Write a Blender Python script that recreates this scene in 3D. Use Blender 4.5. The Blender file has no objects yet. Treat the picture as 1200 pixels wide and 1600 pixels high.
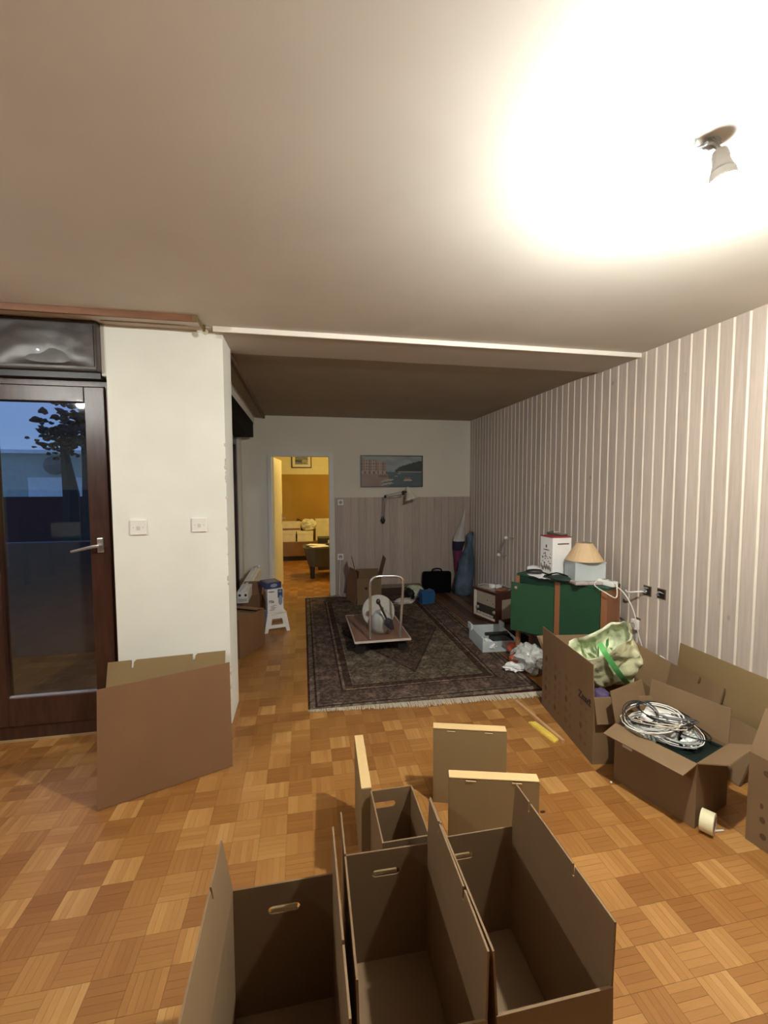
import bpy, bmesh, math, random
import numpy as np
from mathutils import Vector, Matrix, noise
from mathutils.geometry import tessellate_polygon

rnd = random.Random(7)
scene = bpy.context.scene
COL = scene.collection
R = math.radians

# ------------------------------------------------------------------ camera
FPX, CAM_H = 668.24, 1.56
PITCH, YAW, ROLL = R(-3.499), R(10.789), R(-0.166)
fwd = Vector((math.sin(YAW)*math.cos(PITCH), math.cos(YAW)*math.cos(PITCH), math.sin(PITCH)))
rt = Vector((math.cos(YAW), -math.sin(YAW), 0)); upv = rt.cross(fwd)
c_, s_ = math.cos(ROLL), math.sin(ROLL)
rt, upv = c_*rt + s_*upv, -s_*rt + c_*upv
CAMP = Vector((0, 0, CAM_H))
cd = bpy.data.cameras.new('camera'); cam = bpy.data.objects.new('camera', cd); COL.objects.link(cam)
cd.sensor_fit = 'VERTICAL'; cd.sensor_height = 24; cd.lens = FPX/1600*24; cd.clip_start = 0.02
cam.matrix_world = Matrix(((rt.x, upv.x, -fwd.x, 0), (rt.y, upv.y, -fwd.y, 0), (rt.z, upv.z, -fwd.z, CAM_H), (0, 0, 0, 1)))
scene.camera = cam

def hit(px, py, ax, v):
    d = rt*((px-600)/FPX) + upv*((800-py)/FPX) + fwd
    return CAMP + d*((v-CAMP[ax])/d[ax])
def proj(p):
    d = Vector(p)-CAMP; z = d.dot(fwd)
    return (600+FPX*d.dot(rt)/z, 800-FPX*d.dot(upv)/z, z)

# ------------------------------------------------------------------ world / light / exposure
w = bpy.data.worlds.new('dusk'); scene.world = w; w.use_nodes = True
nt = w.node_tree; bg = nt.nodes['Background']
tc = nt.nodes.new('ShaderNodeTexCoord'); sx = nt.nodes.new('ShaderNodeSeparateXYZ'); cr = nt.nodes.new('ShaderNodeValToRGB')
nt.links.new(tc.outputs['Generated'], sx.inputs[0]); nt.links.new(sx.outputs['Z'], cr.inputs[0]); nt.links.new(cr.outputs[0], bg.inputs[0])
cr.color_ramp.elements[0].position = 0.0; cr.color_ramp.elements[0].color = (0.13, 0.21, 0.38, 1)
cr.color_ramp.elements[1].position = 0.6; cr.color_ramp.elements[1].color = (0.07, 0.15, 0.42, 1)
bg.inputs[1].default_value = 1.5
BULB_POWER = 140.0
SECOND_POWER = 70.0
def area(name, loc, size, power, color, rot=(0, 0, 0), typ='AREA'):
    l = bpy.data.lights.new(name, typ); l.energy = power; l.color = color
    if typ == 'AREA': l.size = size
    else: l.shadow_soft_size = size
    o = bpy.data.objects.new(name, l); o.location = loc; o.rotation_euler = rot; COL.objects.link(o); return o
area('far_room_lamp', (0.75, 7.7, 2.25), 0.08, 62, (1.0, 0.72, 0.22), typ='POINT')
vs = scene.view_settings
vs.view_transform = 'Standard'; vs.look = 'None'; vs.gamma = 1.0; vs.use_curve_mapping = False
vs.exposure = 0.16
scene.cycles.max_bounces = 10; scene.cycles.diffuse_bounces = 6

# ------------------------------------------------------------------ materials
MATS = {}
def mat(name, col, rough=0.6, var=0.08, scale=8.0, bump=0.0, bscale=60.0, metal=0.0, coat=0.0, spec=0.5, stretch=None, alpha=1.0, trans=0.0, emit=None):
    if name in MATS: return MATS[name]
    m = bpy.data.materials.new(name); m.use_nodes = True; n = m.node_tree; b = n.nodes['Principled BSDF']
    tc = n.nodes.new('ShaderNodeTexCoord'); src = tc.outputs['Object']
    if stretch:
        mp = n.nodes.new('ShaderNodeMapping'); mp.inputs['Scale'].default_value = stretch
        n.links.new(src, mp.inputs[0]); src = mp.outputs[0]
    nz = n.nodes.new('ShaderNodeTexNoise'); nz.inputs['Scale'].default_value = scale; nz.inputs['Detail'].default_value = 4
    n.links.new(src, nz.inputs['Vector'])
    mx = n.nodes.new('ShaderNodeMix'); mx.data_type = 'RGBA'
    mx.inputs[6].default_value = tuple(max(0, c*(1-var)) for c in col)+(1,)
    mx.inputs[7].default_value = tuple(min(1, c*(1+var)) for c in col)+(1,)
    rp = n.nodes.new('ShaderNodeMapRange'); rp.inputs[1].default_value = .3; rp.inputs[2].default_value = .7
    n.links.new(nz.outputs[0], rp.inputs[0]); n.links.new(rp.outputs[0], mx.inputs[0]); n.links.new(mx.outputs[2], b.inputs['Base Color'])
    b.inputs['Roughness'].default_value = rough; b.inputs['Metallic'].default_value = metal
    b.inputs['Specular IOR Level'].default_value = spec; b.inputs['Coat Weight'].default_value = coat
    b.inputs['Alpha'].default_value = alpha; b.inputs['Transmission Weight'].default_value = trans
    if bump:
        n2 = n.nodes.new('ShaderNodeTexNoise'); n2.inputs['Scale'].default_value = bscale; n2.inputs['Detail'].default_value = 3
        n.links.new(src, n2.inputs['Vector']); bp = n.nodes.new('ShaderNodeBump'); bp.inputs['Strength'].default_value = bump; bp.inputs['Distance'].default_value = .01
        n.links.new(n2.outputs[0], bp.inputs['Height']); n.links.new(bp.outputs[0], b.inputs['Normal'])
    if emit:
        b.inputs['Emission Color'].default_value = emit[0]+(1,); b.inputs['Emission Strength'].default_value = emit[1]
    MATS[name] = m; return m

KRAFT = mat('kraft_card', (0.190, 0.116, 0.056), .75, .07, 3, .03, 90)
KRAFT_D = mat('kraft_card_outer', (0.19, 0.094, 0.040), .75, .07, 3, .03, 90)
KRAFT_L = mat('kraft_card_pale', (0.25, 0.165, 0.070), .75, .06, 3, .03, 90)
CREAM_CARD = mat('pale_card', (0.62, 0.43, 0.20), .75, .05, 3)
PRINT = mat('dark_print', (0.035, 0.016, 0.009), .8)
PRINT_L = mat('faded_print', (0.095, 0.048, 0.024), .8)
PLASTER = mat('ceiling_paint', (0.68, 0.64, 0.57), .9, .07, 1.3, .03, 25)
PLASTER_D = mat('ceiling_paint_dark', (0.37, 0.315, 0.235), .9, .07, 1.5, .03, 25)  # darker, warmer tone for the back ceiling
WALLW = mat('wall_paint', (0.72, 0.715, 0.63), .85, .05, 1.2, .05, 60)
WALLB = mat('wall_paint_back', (0.72, 0.68, 0.58), .85, .04, 1.2, .05, 60)
WHITE = mat('white_plastic', (0.85, 0.83, 0.77), .4, .03)
WHITEP = mat('white_paper', (0.80, 0.79, 0.77), .7, .04)
BLACK = mat('black_cloth', (0.004, 0.004, 0.005), .95, .3, 60, spec=.1)
BLACKP = mat('black_plastic', (0.015, 0.013, 0.013), .4, .1)
DKWOOD = mat('dark_stained_wood', (0.045, 0.017, 0.012), .3, .35, 5, .08, 40, stretch=(9, 9, 1), coat=.25)
RAILWOOD = mat('rail_wood', (0.22, 0.095, 0.045), .5, .2, 6, stretch=(1, 9, 9))
DKRAIL = mat('rail_wood_dark', (0.14, 0.085, 0.045), .6, .2, 6)
METAL = mat('steel', (0.62, 0.60, 0.57), .3, .05, metal=.9)
CHROME = mat('chrome', (0.78, 0.76, 0.73), .22, .03, metal=.9)
BLACKBOX = mat('shutter_box_lacquer', (0.050, 0.038, 0.035), .36, .25, 4, .5, 5, coat=.2)
GREEN = mat('green_laminate', (0.011, 0.060, 0.025), .5, .06)
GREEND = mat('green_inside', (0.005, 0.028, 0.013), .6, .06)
ORWOOD = mat('orange_beech', (0.29, 0.115, 0.048), .5, .12, 6, stretch=(1, 1, .15))
CLEARP = mat('clear_frosted_plastic', (0.66, 0.72, 0.72), .3, .06, alpha=.62)
CABW = mat('cable_white', (0.78, 0.75, 0.70), .45, .03)
CABG = mat('cable_grey', (0.33, 0.34, 0.33), .5, .05)
CABK = mat('cable_black', (0.012, 0.012, 0.013), .5, .05)

def wood_panel(name, col, axis_stretch, knots=True, rough=.55):
    """whitewashed board: streaky grain and sparse knots; a shift per object keeps boards different."""
    m = bpy.data.materials.new(name); m.use_nodes = True; n = m.node_tree; b = n.nodes['Principled BSDF']
    g = n.nodes.new('ShaderNodeNewGeometry'); mp = n.nodes.new('ShaderNodeMapping'); mp.inputs['Scale'].default_value = axis_stretch
    n.links.new(g.outputs['Position'], mp.inputs[0])
    nz = n.nodes.new('ShaderNodeTexNoise'); nz.inputs['Scale'].default_value = 7; nz.inputs['Detail'].default_value = 5; nz.inputs['Distortion'].default_value = .4
    n.links.new(mp.outputs[0], nz.inputs['Vector'])
    oi = n.nodes.new('ShaderNodeObjectInfo')
    ad = n.nodes.new('ShaderNodeMath'); ad.operation = 'MULTIPLY_ADD'; ad.inputs[1].default_value = .32
    n.links.new(oi.outputs['Random'], ad.inputs[0]); n.links.new(nz.outputs[0], ad.inputs[2])
    rp = n.nodes.new('ShaderNodeMapRange'); rp.inputs[1].default_value = .35; rp.inputs[2].default_value = .95
    n.links.new(ad.outputs[0], rp.inputs[0])
    mx = n.nodes.new('ShaderNodeMix'); mx.data_type = 'RGBA'
    mx.inputs[6].default_value = tuple(c*.84 for c in col)+(1,); mx.inputs[7].default_value = tuple(min(1, c*1.13) for c in col)+(1,)
    n.links.new(rp.outputs[0], mx.inputs[0]); out = mx.outputs[2]
    if knots:
        m2 = n.nodes.new('ShaderNodeMapping'); m2.inputs['Scale'].default_value = tuple(5.2 if s > 1 else 3.4 for s in axis_stretch)
        n.links.new(g.outputs['Position'], m2.inputs[0])
        vo = n.nodes.new('ShaderNodeTexVoronoi'); vo.inputs['Scale'].default_value = 1.0; n.links.new(m2.outputs[0], vo.inputs['Vector'])
        k = n.nodes.new('ShaderNodeMapRange'); k.inputs[1].default_value = .035; k.inputs[2].default_value = .085; k.inputs[3].default_value = .45; k.inputs[4].default_value = 0
        n.links.new(vo.outputs['Distance'], k.inputs[0])
        mk = n.nodes.new('ShaderNodeMix'); mk.data_type = 'RGBA'; mk.inputs[7].default_value = (0.16, 0.10, 0.07, 1)
        n.links.new(k.outputs[0], mk.inputs[0]); n.links.new(out, mk.inputs[6]); out = mk.outputs[2]
    n.links.new(out, b.inputs['Base Color']); b.inputs['Roughness'].default_value = rough
    bp = n.nodes.new('ShaderNodeBump'); bp.inputs['Strength'].default_value = .08; bp.inputs['Distance'].default_value = .004
    n.links.new(nz.outputs[0], bp.inputs['Height']); n.links.new(bp.outputs[0], b.inputs['Normal'])
    MATS[name] = m; return m
BOARD = wood_panel('whitewashed_board', (0.50, 0.415, 0.35), (9, 9, .55))
BOARDB = wood_panel('whitewashed_dado', (0.46, 0.375, 0.315), (9, 9, .55), knots=False)
GROOVE = mat('groove_paint', (0.66, 0.57, 0.48), .55, .04)
VINYL = wood_panel('dark_plank_vinyl', (0.085, 0.042, 0.026), (9, .8, 9), knots=False, rough=.45)
VINYL2 = wood_panel('dark_plank_vinyl_light', (0.15, 0.085, 0.055), (9, .8, 9), knots=False, rough=.45)
VINYL3 = wood_panel('dark_plank_vinyl_deep', (0.055, 0.026, 0.017), (9, .8, 9), knots=False, rough=.45)
FARDARK = mat('stained_front', (0.20, 0.10, 0.035), .5, .1)

def parquet_mat():
    m = bpy.data.materials.new('mosaic_parquet'); m.use_nodes = True; n = m.node_tree; N = n.nodes.new; L = n.links.new; b = n.nodes['Principled BSDF']
    g = N('ShaderNodeNewGeometry'); sp = N('ShaderNodeSeparateXYZ'); L(g.outputs['Position'], sp.inputs[0])
    def M(op, a, bb=None, c=None):
        x = N('ShaderNodeMath'); x.operation = op
        for i, v in enumerate((a, bb, c)):
            if v is None: continue
            if isinstance(v, (int, float)): x.inputs[i].default_value = v
            else: L(v, x.inputs[i])
        return x.outputs[0]
    u = M('DIVIDE', M('SUBTRACT', sp.outputs['X'], PX0), P_); v = M('DIVIDE', sp.outputs['Y'], P_)
    iu, iv = M('FLOOR', u), M('FLOOR', v)
    par = M('FLOORED_MODULO', M('ADD', iu, iv), 2)
    fu, fv = M('FRACT', u), M('FRACT', v)
    a = M('ADD', M('MULTIPLY', fu, M('SUBTRACT', 1, par)), M('MULTIPLY', fv, par))   # across-finger coordinate
    fi = M('FLOOR', M('MULTIPLY', a, 5))
    cb = N('ShaderNodeCombineXYZ'); L(iu, cb.inputs[0]); L(iv, cb.inputs[1])
    wn = N('ShaderNodeTexWhiteNoise'); L(cb.outputs[0], wn.inputs['Vector'])
    cb2 = N('ShaderNodeCombineXYZ'); L(iu, cb2.inputs[0]); L(iv, cb2.inputs[1]); L(M('ADD', fi, 7.3), cb2.inputs[2])
    wn2 = N('ShaderNodeTexWhiteNoise'); L(cb2.outputs[0], wn2.inputs['Vector'])
    # grain along the finger
    along = M('ADD', M('MULTIPLY', v, M('SUBTRACT', 1, par)), M('MULTIPLY', u, par))
    acr = M('ADD', M('MULTIPLY', u, M('SUBTRACT', 1, par)), M('MULTIPLY', v, par))
    cb3 = N('ShaderNodeCombineXYZ'); L(M('MULTIPLY', along, 1.3), cb3.inputs[0]); L(M('MULTIPLY', acr, 24), cb3.inputs[1]); L(wn2.outputs['Value'], cb3.inputs[2])
    nz = N('ShaderNodeTexNoise'); nz.inputs['Scale'].default_value = 1.6; nz.inputs['Detail'].default_value = 4; L(cb3.outputs[0], nz.inputs['Vector'])
    tone = M('ADD', M('ADD', M('MULTIPLY', wn.outputs['Value'], .50), M('MULTIPLY', wn2.outputs['Value'], .20)), M('MULTIPLY', nz.outputs[0], .24))
    tone = M('ADD', tone, M('MULTIPLY', par, -.10))
    rp = N('ShaderNodeValToRGB'); L(tone, rp.inputs[0]); e = rp.color_ramp.elements
    e[0].position = .12; e[0].color = (0.25, 0.100, 0.024, 1); e[1].position = .92; e[1].color = (0.58, 0.335, 0.125, 1)
    x = e.new(.45); x.color = (0.335, 0.150, 0.040, 1); x = e.new(.68); x.color = (0.43, 0.215, 0.065, 1)
    wr = N('ShaderNodeTexNoise'); wr.inputs['Scale'].default_value = 1.1; wr.inputs['Detail'].default_value = 3; L(g.outputs['Position'], wr.inputs['Vector'])
    L(rp.outputs[0], b.inputs['Base Color'])
    L(M('MULTIPLY_ADD', wr.outputs[0], .22, .25), b.inputs['Roughness'])
    b.inputs['Specular IOR Level'].default_value = .45
    bp = N('ShaderNodeBump'); bp.inputs['Strength'].default_value = .10; bp.inputs['Distance'].default_value = .002
    L(nz.outputs[0], bp.inputs['Height']); L(bp.outputs[0], b.inputs['Normal'])
    return m
P_ = 0.1175; PX0 = 0.027
PARQ = parquet_mat()
GLASS = bpy.data.materials.new('double_glazing'); GLASS.use_nodes = True
n = GLASS.node_tree; n.nodes.clear()
o_ = n.nodes.new('ShaderNodeOutputMaterial'); mxs = n.nodes.new('ShaderNodeMixShader'); tr = n.nodes.new('ShaderNodeBsdfTransparent'); gl = n.nodes.new('ShaderNodeBsdfGlossy'); fr = n.nodes.new('ShaderNodeFresnel')
fr.inputs['IOR'].default_value = 2.0; gl.inputs['Roughness'].default_value = .02; tr.inputs[0].default_value = (.90, .93, .94, 1)


gg = n.nodes.new('ShaderNodeNewGeometry'); ml = n.nodes.new('ShaderNodeMath'); ml.operation = 'MULTIPLY_ADD'; ml.inputs[1].default_value = -1; ml.inputs[2].default_value = 1
mf = n.nodes.new('ShaderNodeMath'); mf.operation = 'MULTIPLY'; n.links.new(gg.outputs['Backfacing'], ml.inputs[0]); n.links.new(ml.outputs[0], mf.inputs[0]); n.links.new(fr.outputs[0], mf.inputs[1])
n.links.new(mf.outputs[0], mxs.inputs[0]); n.links.new(tr.outputs[0], mxs.inputs[1]); n.links.new(gl.outputs[0], mxs.inputs[2]); n.links.new(mxs.outputs[0], o_.inputs[0])

# ------------------------------------------------------------------ mesh helpers
class MB:
    def __init__(s): s.v = []; s.f = []; s.mi = []; s.cur = 0
    def add(s, vs, fs):
        k = len(s.v); s.v += [tuple(x) for x in vs]; s.f += [tuple(i+k for i in f) for f in fs]; s.mi += [s.cur]*len(fs); return s
    def box(s, c, d, rz=0, bev=0, M=None):
        hx, hy, hz = d[0]/2, d[1]/2, d[2]/2
        if bev:
            bm = bmesh.new(); bmesh.ops.create_cube(bm, size=1); bmesh.ops.scale(bm, vec=d, verts=bm.verts)
            bmesh.ops.bevel(bm, geom=list(bm.edges), offset=bev, segments=2, affect='EDGES', profile=.6)
            bm.verts.index_update(); vs = [v.co.copy() for v in bm.verts]; fs = [[v.index for v in f.verts] for f in bm.faces]; bm.free()
        else:
            vs = [Vector((x*hx, y*hy, z*hz)) for x in (-1, 1) for y in (-1, 1) for z in (-1, 1)]
            fs = [(0, 1, 3, 2), (4, 6, 7, 5), (0, 4, 5, 1), (2, 3, 7, 6), (0, 2, 6, 4), (1, 5, 7, 3)]
        T = Matrix.Translation(c) @ Matrix.Rotation(rz, 4, 'Z')
        if M: T = Matrix.Translation(c) @ M
        return s.add([T @ v for v in vs], fs)
    def rng(s, a, b, bev=0):
        return s.box([(a[i]+b[i])/2 for i in range(3)], [abs(b[i]-a[i]) for i in range(3)], 0, bev)
    def plate(s, outer, th, o, u, v, holes=()):
        o, u, v = Vector(o), Vector(u).normalized(), Vector(v).normalized(); nn = u.cross(v)
        loops = [list(outer)]+[list(h) for h in holes]
        tri = tessellate_polygon([[Vector((p[0], p[1], 0)) for p in l] for l in loops])
        flat = [p for l in loops for p in l]; k = len(flat)
        vs = [o+u*p[0]+v*p[1] for p in flat]+[o+u*p[0]+v*p[1]+nn*th for p in flat]
        fs = []
        for t in tri:
            a, b, c = [Vector((flat[i][0], flat[i][1])) for i in t]
            if (b-a).cross(c-a) < 0: t = t[::-1]
            fs.append(tuple(reversed(t))); fs.append(tuple(i+k for i in t))
        q = 0
        for li, l in enumerate(loops):
            m = len(l); ar = sum(l[i][0]*l[(i+1) % m][1]-l[(i+1) % m][0]*l[i][1] for i in range(m))
            flip = (ar < 0) != (li > 0)
            for i in range(m):
                a, b = q+i, q+(i+1) % m
                f = (a, b, b+k, a+k); fs.append(f[::-1] if flip else f)
            q += m
        return s.add(vs, fs)
    def tube(s, pts, r, seg=6, closed=False):
        pts = [Vector(p) for p in pts]; n = len(pts); rings = []
        last = None
        for i, p in enumerate(pts):
            a = pts[i-1] if (i > 0 or closed) else p; b = pts[(i+1) % n] if (i < n-1 or closed) else p
            t = (b-a).normalized() if (b-a).length > 1e-9 else Vector((0, 0, 1))
            if last is None: x = t.orthogonal().normalized()
            else:
                x = last - t*last.dot(t); x = x.normalized() if x.length > 1e-6 else t.orthogonal().normalized()
            last = x; y = t.cross(x); rr = r[i] if isinstance(r, (list, tuple)) else r
            rings.append([p+(x*math.cos(2*math.pi*k/seg)+y*math.sin(2*math.pi*k/seg))*rr for k in range(seg)])
        vs = [v for g in rings for v in g]; fs = []
        for i in range(n if closed else n-1):
            for k in range(seg):
                a = i*seg+k; b = i*seg+(k+1) % seg; j = ((i+1) % n)*seg
                fs.append((a, b, j+(k+1) % seg, j+k))
        if not closed: fs += [tuple(reversed(range(seg))), tuple(range((n-1)*seg, n*seg))]
        return s.add(vs, fs)
    def lathe(s, prof, o=(0, 0, 0), ax=(0, 0, 1), seg=24):
        o, ax = Vector(o), Vector(ax).normalized(); x = ax.orthogonal().normalized(); y = ax.cross(x); vs = []; fs = []
        for (r, h) in prof:
            for k in range(seg):
                a = 2*math.pi*k/seg; vs.append(o+ax*h+(x*math.cos(a)+y*math.sin(a))*r)
        for i in range(len(prof)-1):
            for k in range(seg):
                a = i*seg+k; b = i*seg+(k+1) % seg; fs.append((a, b, b+seg, a+seg))
        if prof[0][0] > 1e-4: fs.append(tuple(reversed(range(seg))))
        if prof[-1][0] > 1e-4: fs.append(tuple(range((len(prof)-1)*seg, len(prof)*seg)))
        return s.add(vs, fs)
    def blob(s, c, rad, amp=.15, freq=6, sub=3, seed=0, flat=None, rz=0, tilt=None):
        bm = bmesh.new(); bmesh.ops.create_icosphere(bm, subdivisions=sub, radius=1); bm.verts.index_update()
        T = Matrix.Rotation(rz, 3, 'Z')
        if tilt: T = T @ Matrix.Rotation(tilt[0], 3, 'X') @ Matrix.Rotation(tilt[1], 3, 'Y')
        vs = []
        for v in bm.verts:
            d = 1+amp*noise.noise(v.co*freq*.5+Vector((seed, seed*1.7, 0)))+amp*.6*abs(noise.noise(v.co*freq+Vector((seed, 3, seed))))
            p = T @ Vector((v.co.x*rad[0]*d, v.co.y*rad[1]*d, v.co.z*rad[2]*d))+Vector(c)
            if flat is not None: p.z = max(p.z, flat)
            vs.append(p)
        fs = [[v.index for v in f.verts] for f in bm.faces]; bm.free(); return s.add(vs, fs)
    def mesh(s, name, mats, inv=None, smooth=False):
        me = bpy.data.meshes.new(name)
        vs = [inv @ Vector(v) for v in s.v] if inv is not None else s.v
        me.from_pydata([tuple(v) for v in vs], [], s.f)
        for m in (mats if isinstance(mats, (list, tuple)) else [mats]): me.materials.append(m)
        if isinstance(mats, (list, tuple)) and len(mats) > 1: me.polygons.foreach_set('material_index', s.mi)
        if smooth: me.polygons.foreach_set('use_smooth', [True]*len(me.polygons))
        me.update(); return me
    def build(s, name, mats, parent=None, world=False, smooth=False, kind=None, label=None):
        inv = None
        if parent is not None and world: inv = wm(parent).inverted()
        o = bpy.data.objects.new(name, s.mesh(name, mats, inv, smooth)); COL.objects.link(o)
        if parent is not None: o.parent = parent
        if kind: o['kind'] = kind
        if label: o['label'] = label
        return o
def wm(o):
    m = o.matrix_basis
    return wm(o.parent) @ m if o.parent else m.copy()
def thing(name, label, cat, loc=(0, 0, 0), rz=0, group=None):
    o = bpy.data.objects.new(name, None); o.empty_display_size = .05; COL.objects.link(o)
    o.location = loc; o.rotation_euler = (0, 0, rz); o['label'] = label; o['category'] = cat
    if group: o['group'] = group
    return o
def tag(o, label, cat, group=None, kind=None):
    o['label'] = label; o['category'] = cat
    if group: o['group'] = group
    if kind: o['kind'] = kind
    return o
def struct(name, mb, m, smooth=False):
    o = mb.build(name, m, smooth=smooth); o['kind'] = 'structure'; return o
def rect(x0, y0, x1, y1): return [(x0, y0), (x1, y0), (x1, y1), (x0, y1)]
def stadium(cx, cy, wd, h, k=5):
    r = h/2; p = []
    for s, a0 in ((1, -90), (-1, 90)):
        for i in range(k+1):
            a = R(a0+180*i/k); p.append((cx+s*(wd/2-r)+r*math.cos(a), cy+r*math.sin(a)))
    return p
def smooth_path(pts, k=6):
    pts = [Vector(p) for p in pts]; out = []
    for i in range(len(pts)-1):
        p0 = pts[max(i-1, 0)]; p1 = pts[i]; p2 = pts[i+1]; p3 = pts[min(i+2, len(pts)-1)]
        for j in range(k):
            t = j/k
            out.append(.5*((2*p1)+(-p0+p2)*t+(2*p0-5*p1+4*p2-p3)*t*t+(-p0+3*p1-3*p2+p3)*t**3))
    out.append(pts[-1]); return out
def text_mesh(txt, size, o, u, v, parent, m, name='printed_word', ext=.0006, label=None):
    c = bpy.data.curves.new('t', 'FONT'); c.body = txt; c.size = size; c.extrude = ext; c.offset = size*.028; c.align_x = 'CENTER'; c.align_y = 'CENTER'
    ob = bpy.data.objects.new('t', c); COL.objects.link(ob); bpy.context.view_layer.update()
    me = bpy.data.meshes.new_from_object(ob.evaluated_get(bpy.context.evaluated_depsgraph_get())); bpy.data.objects.remove(ob)
    u, v = Vector(u).normalized(), Vector(v).normalized(); nn = u.cross(v)
    M = Matrix(((u.x, v.x, nn.x, o[0]), (u.y, v.y, nn.y, o[1]), (u.z, v.z, nn.z, o[2]), (0, 0, 0, 1)))
    me.transform(M); me.materials.clear(); me.materials.append(m)
    q = bpy.data.objects.new(name, me); COL.objects.link(q); q.parent = parent
    if label: q['label'] = label
    return q

# ------------------------------------------------------------------ setting
XR, YB, ZC = 2.47, 6.075, 2.53
X0, Y0 = -5.6, -3.6            # the rest of the room, behind and left of the camera
COLX0, COLX1, COLY0, COLY1 = -1.142, -0.476, 2.871, 3.17

# --- floor with mosaic parquet
m = MB(); m.rng((X0, Y0, -.10), (XR+.12, YB+.1, -.004))
m.rng((X0, Y0, -.004), (XR, 0.0, -.0005)); m.rng((X0, 0.0, -.004), (-3.3, 2.94, -.0005))
floor_o = struct('floor', m, PARQ)
def finger_block(par, detail=True):
    b = MB(); h = .0035
    if detail:
        for k in range(5):
            a0, a1 = k*P_/5+.0003, (k+1)*P_/5-.0003
            z = 0.0 - (k*7 % 3)*.00015
            x0, y0, x1, y1 = (a0, .0006, a1, P_-.0006) if par == 0 else (.0006, a0, P_-.0006, a1)
            vs = [(x0, y0, z), (x1, y0, z), (x1, y1, z), (x0, y1, z), (x0, y0, z-h), (x1, y0, z-h), (x1, y1, z-h), (x0, y1, z-h)]
            b.add(vs, [(0, 1, 2, 3), (0, 4, 5, 1), (1, 5, 6, 2), (2, 6, 7, 3), (3, 7, 4, 0)])
    else:
        vs = [(.0006, .0006, 0), (P_-.0006, .0006, 0), (P_-.0006, P_-.0006, 0), (.0006, P_-.0006, 0)]
        vs += [(x, y, -h) for x, y, _ in vs]
        b.add(vs, [(0, 1, 2, 3), (0, 4, 5, 1), (1, 5, 6, 2), (2, 6, 7, 3), (3, 7, 4, 0)])
    return b
blk = [finger_block(0), finger_block(1)]; blkl = [finger_block(0, False), finger_block(1, False)]
bmesh_ = [b.mesh('parquet_block', PARQ) for b in blk]
footp = [(-.25, .70, .75, 1.35), (.2, 1.3, .42, 1.62), (.55, 1.45, .95, 1.64), (.02, 2.9, 1.8, 6), (1.75, 3.3, 2.5, 6.1), (1.6, 2.0, 2.5, 2.9), (1.65, 1.55, 2.5, 2.0), (1.9, .8, 2.5, 1.5), (-1.3, 2.35, -.42, 3.2)]
cells = []
for ix in range(-29, 22):
    for iy in range(0, 53):
        x, y = PX0+ix*P_, iy*P_
        if x+P_/2 > XR or y+P_/2 > YB or (x+P_/2 < COLX1 and y+P_/2 > 2.95 and x < -.9) or x < -3.3: continue
        cx, cy = x+P_/2, y+P_/2
        px, py, z = proj((cx, cy, 0))
        vis = z > .1 and -10 < px < 1210 and 0 < py < 1610 and not any(a < cx < c and b < cy < d for a, b, c, d in footp)
        if vis and -.25 < cx*1.28/cy < .62 and cy < 1.3 and cx > -.3: vis = False
        cells.append((0 if vis else 1, z, ix, iy, x, y))
cells.sort()
stuffmb = MB()
for i, (nv, z, ix, iy, x, y) in enumerate(cells):
    par = (ix+iy) % 2
    if i < 300 and not nv:
        o = bpy.data.objects.new('parquet_block', bmesh_[par]); COL.objects.link(o); o.parent = floor_o; o.location = (x, y, 0)
    else:
        b = (blk if y < 3.6 else blkl)[par]; stuffmb.add([(v[0]+x, v[1]+y, v[2]) for v in b.v], b.f)
stuffmb.build('parquet', PARQ, floor_o, kind='stuff')

# --- ceilings
m = MB(); m.rng((X0, Y0, ZC), (XR+.12, 2.815, ZC+.2)); m.rng((X0, 2.815, ZC), (COLX1-.04, 3.05, ZC+.2))
struct('ceiling', m, PLASTER)
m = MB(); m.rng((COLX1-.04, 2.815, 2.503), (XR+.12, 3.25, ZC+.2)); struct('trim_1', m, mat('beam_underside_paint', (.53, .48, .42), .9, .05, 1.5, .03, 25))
m = MB(); m.box((.98, 2.808, 2.515), (3.0, .012, .032)); struct('trim_2', m, mat('beam_front_lit_tone', (.86, .80, .72), .6, .04))  # lit front face of the beam; its brightness is put into the colour
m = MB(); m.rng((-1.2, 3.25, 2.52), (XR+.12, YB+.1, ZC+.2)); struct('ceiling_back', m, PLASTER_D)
# hook stub on the back ceiling
t = thing('ceiling_hook', 'small dark hook stub in the back ceiling without a lamp', 'hook', hit(637, 620, 2, 2.52))
m = MB(); m.lathe([(.012, -.004), (.012, 0)], seg=10); m.build('rose_plate', DKRAIL, t)
m = MB(); m.tube([(0, 0, -.003), (0, 0, -.045), (.012, 0, -.06), (.02, 0, -.045)], .003); m.build('hook', DKRAIL, t)

# --- right wall with boards
m = MB(); m.rng((XR+.0065, Y0, 0), (XR+.12, YB+.1, ZC+.1)); wr_ = struct('wall_right', m, GROOVE)
PB = 0.0925
def board_profile(y0, y1, z0, z1):
    b = MB(); c = .0075; t = .0065   # local: x into the wall, face at x=0
    a, e = y0+.0015, y1-.0015
    pr = [(t, a), (.0005, a+c), (0, a+c+.002), (0, e-c-.002), (.0005, e-c), (t, e)]
    vs = [(p[0], p[1], z) for z in (z0, z1) for p in pr]
    k = len(pr); fs = []
    for i in range(k-1): fs.append((i, i+k, i+1+k, i+1))
    for i, f in enumerate(fs):
        b.cur = 1 if i in (0, 4) else 0; b.add([], []); b.f.append(f); b.mi.append(b.cur)
    b.v = vs; return b
bmsh = board_profile(0, PB, 0, ZC).mesh('wall_board', [BOARD, GROOVE])
y = 1.923-PB*16
while y < YB-.03:
    o = bpy.data.objects.new('wall_board', bmsh); COL.objects.link(o); o.parent = wr_; o.location = (XR, y, 0); y += PB
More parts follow.
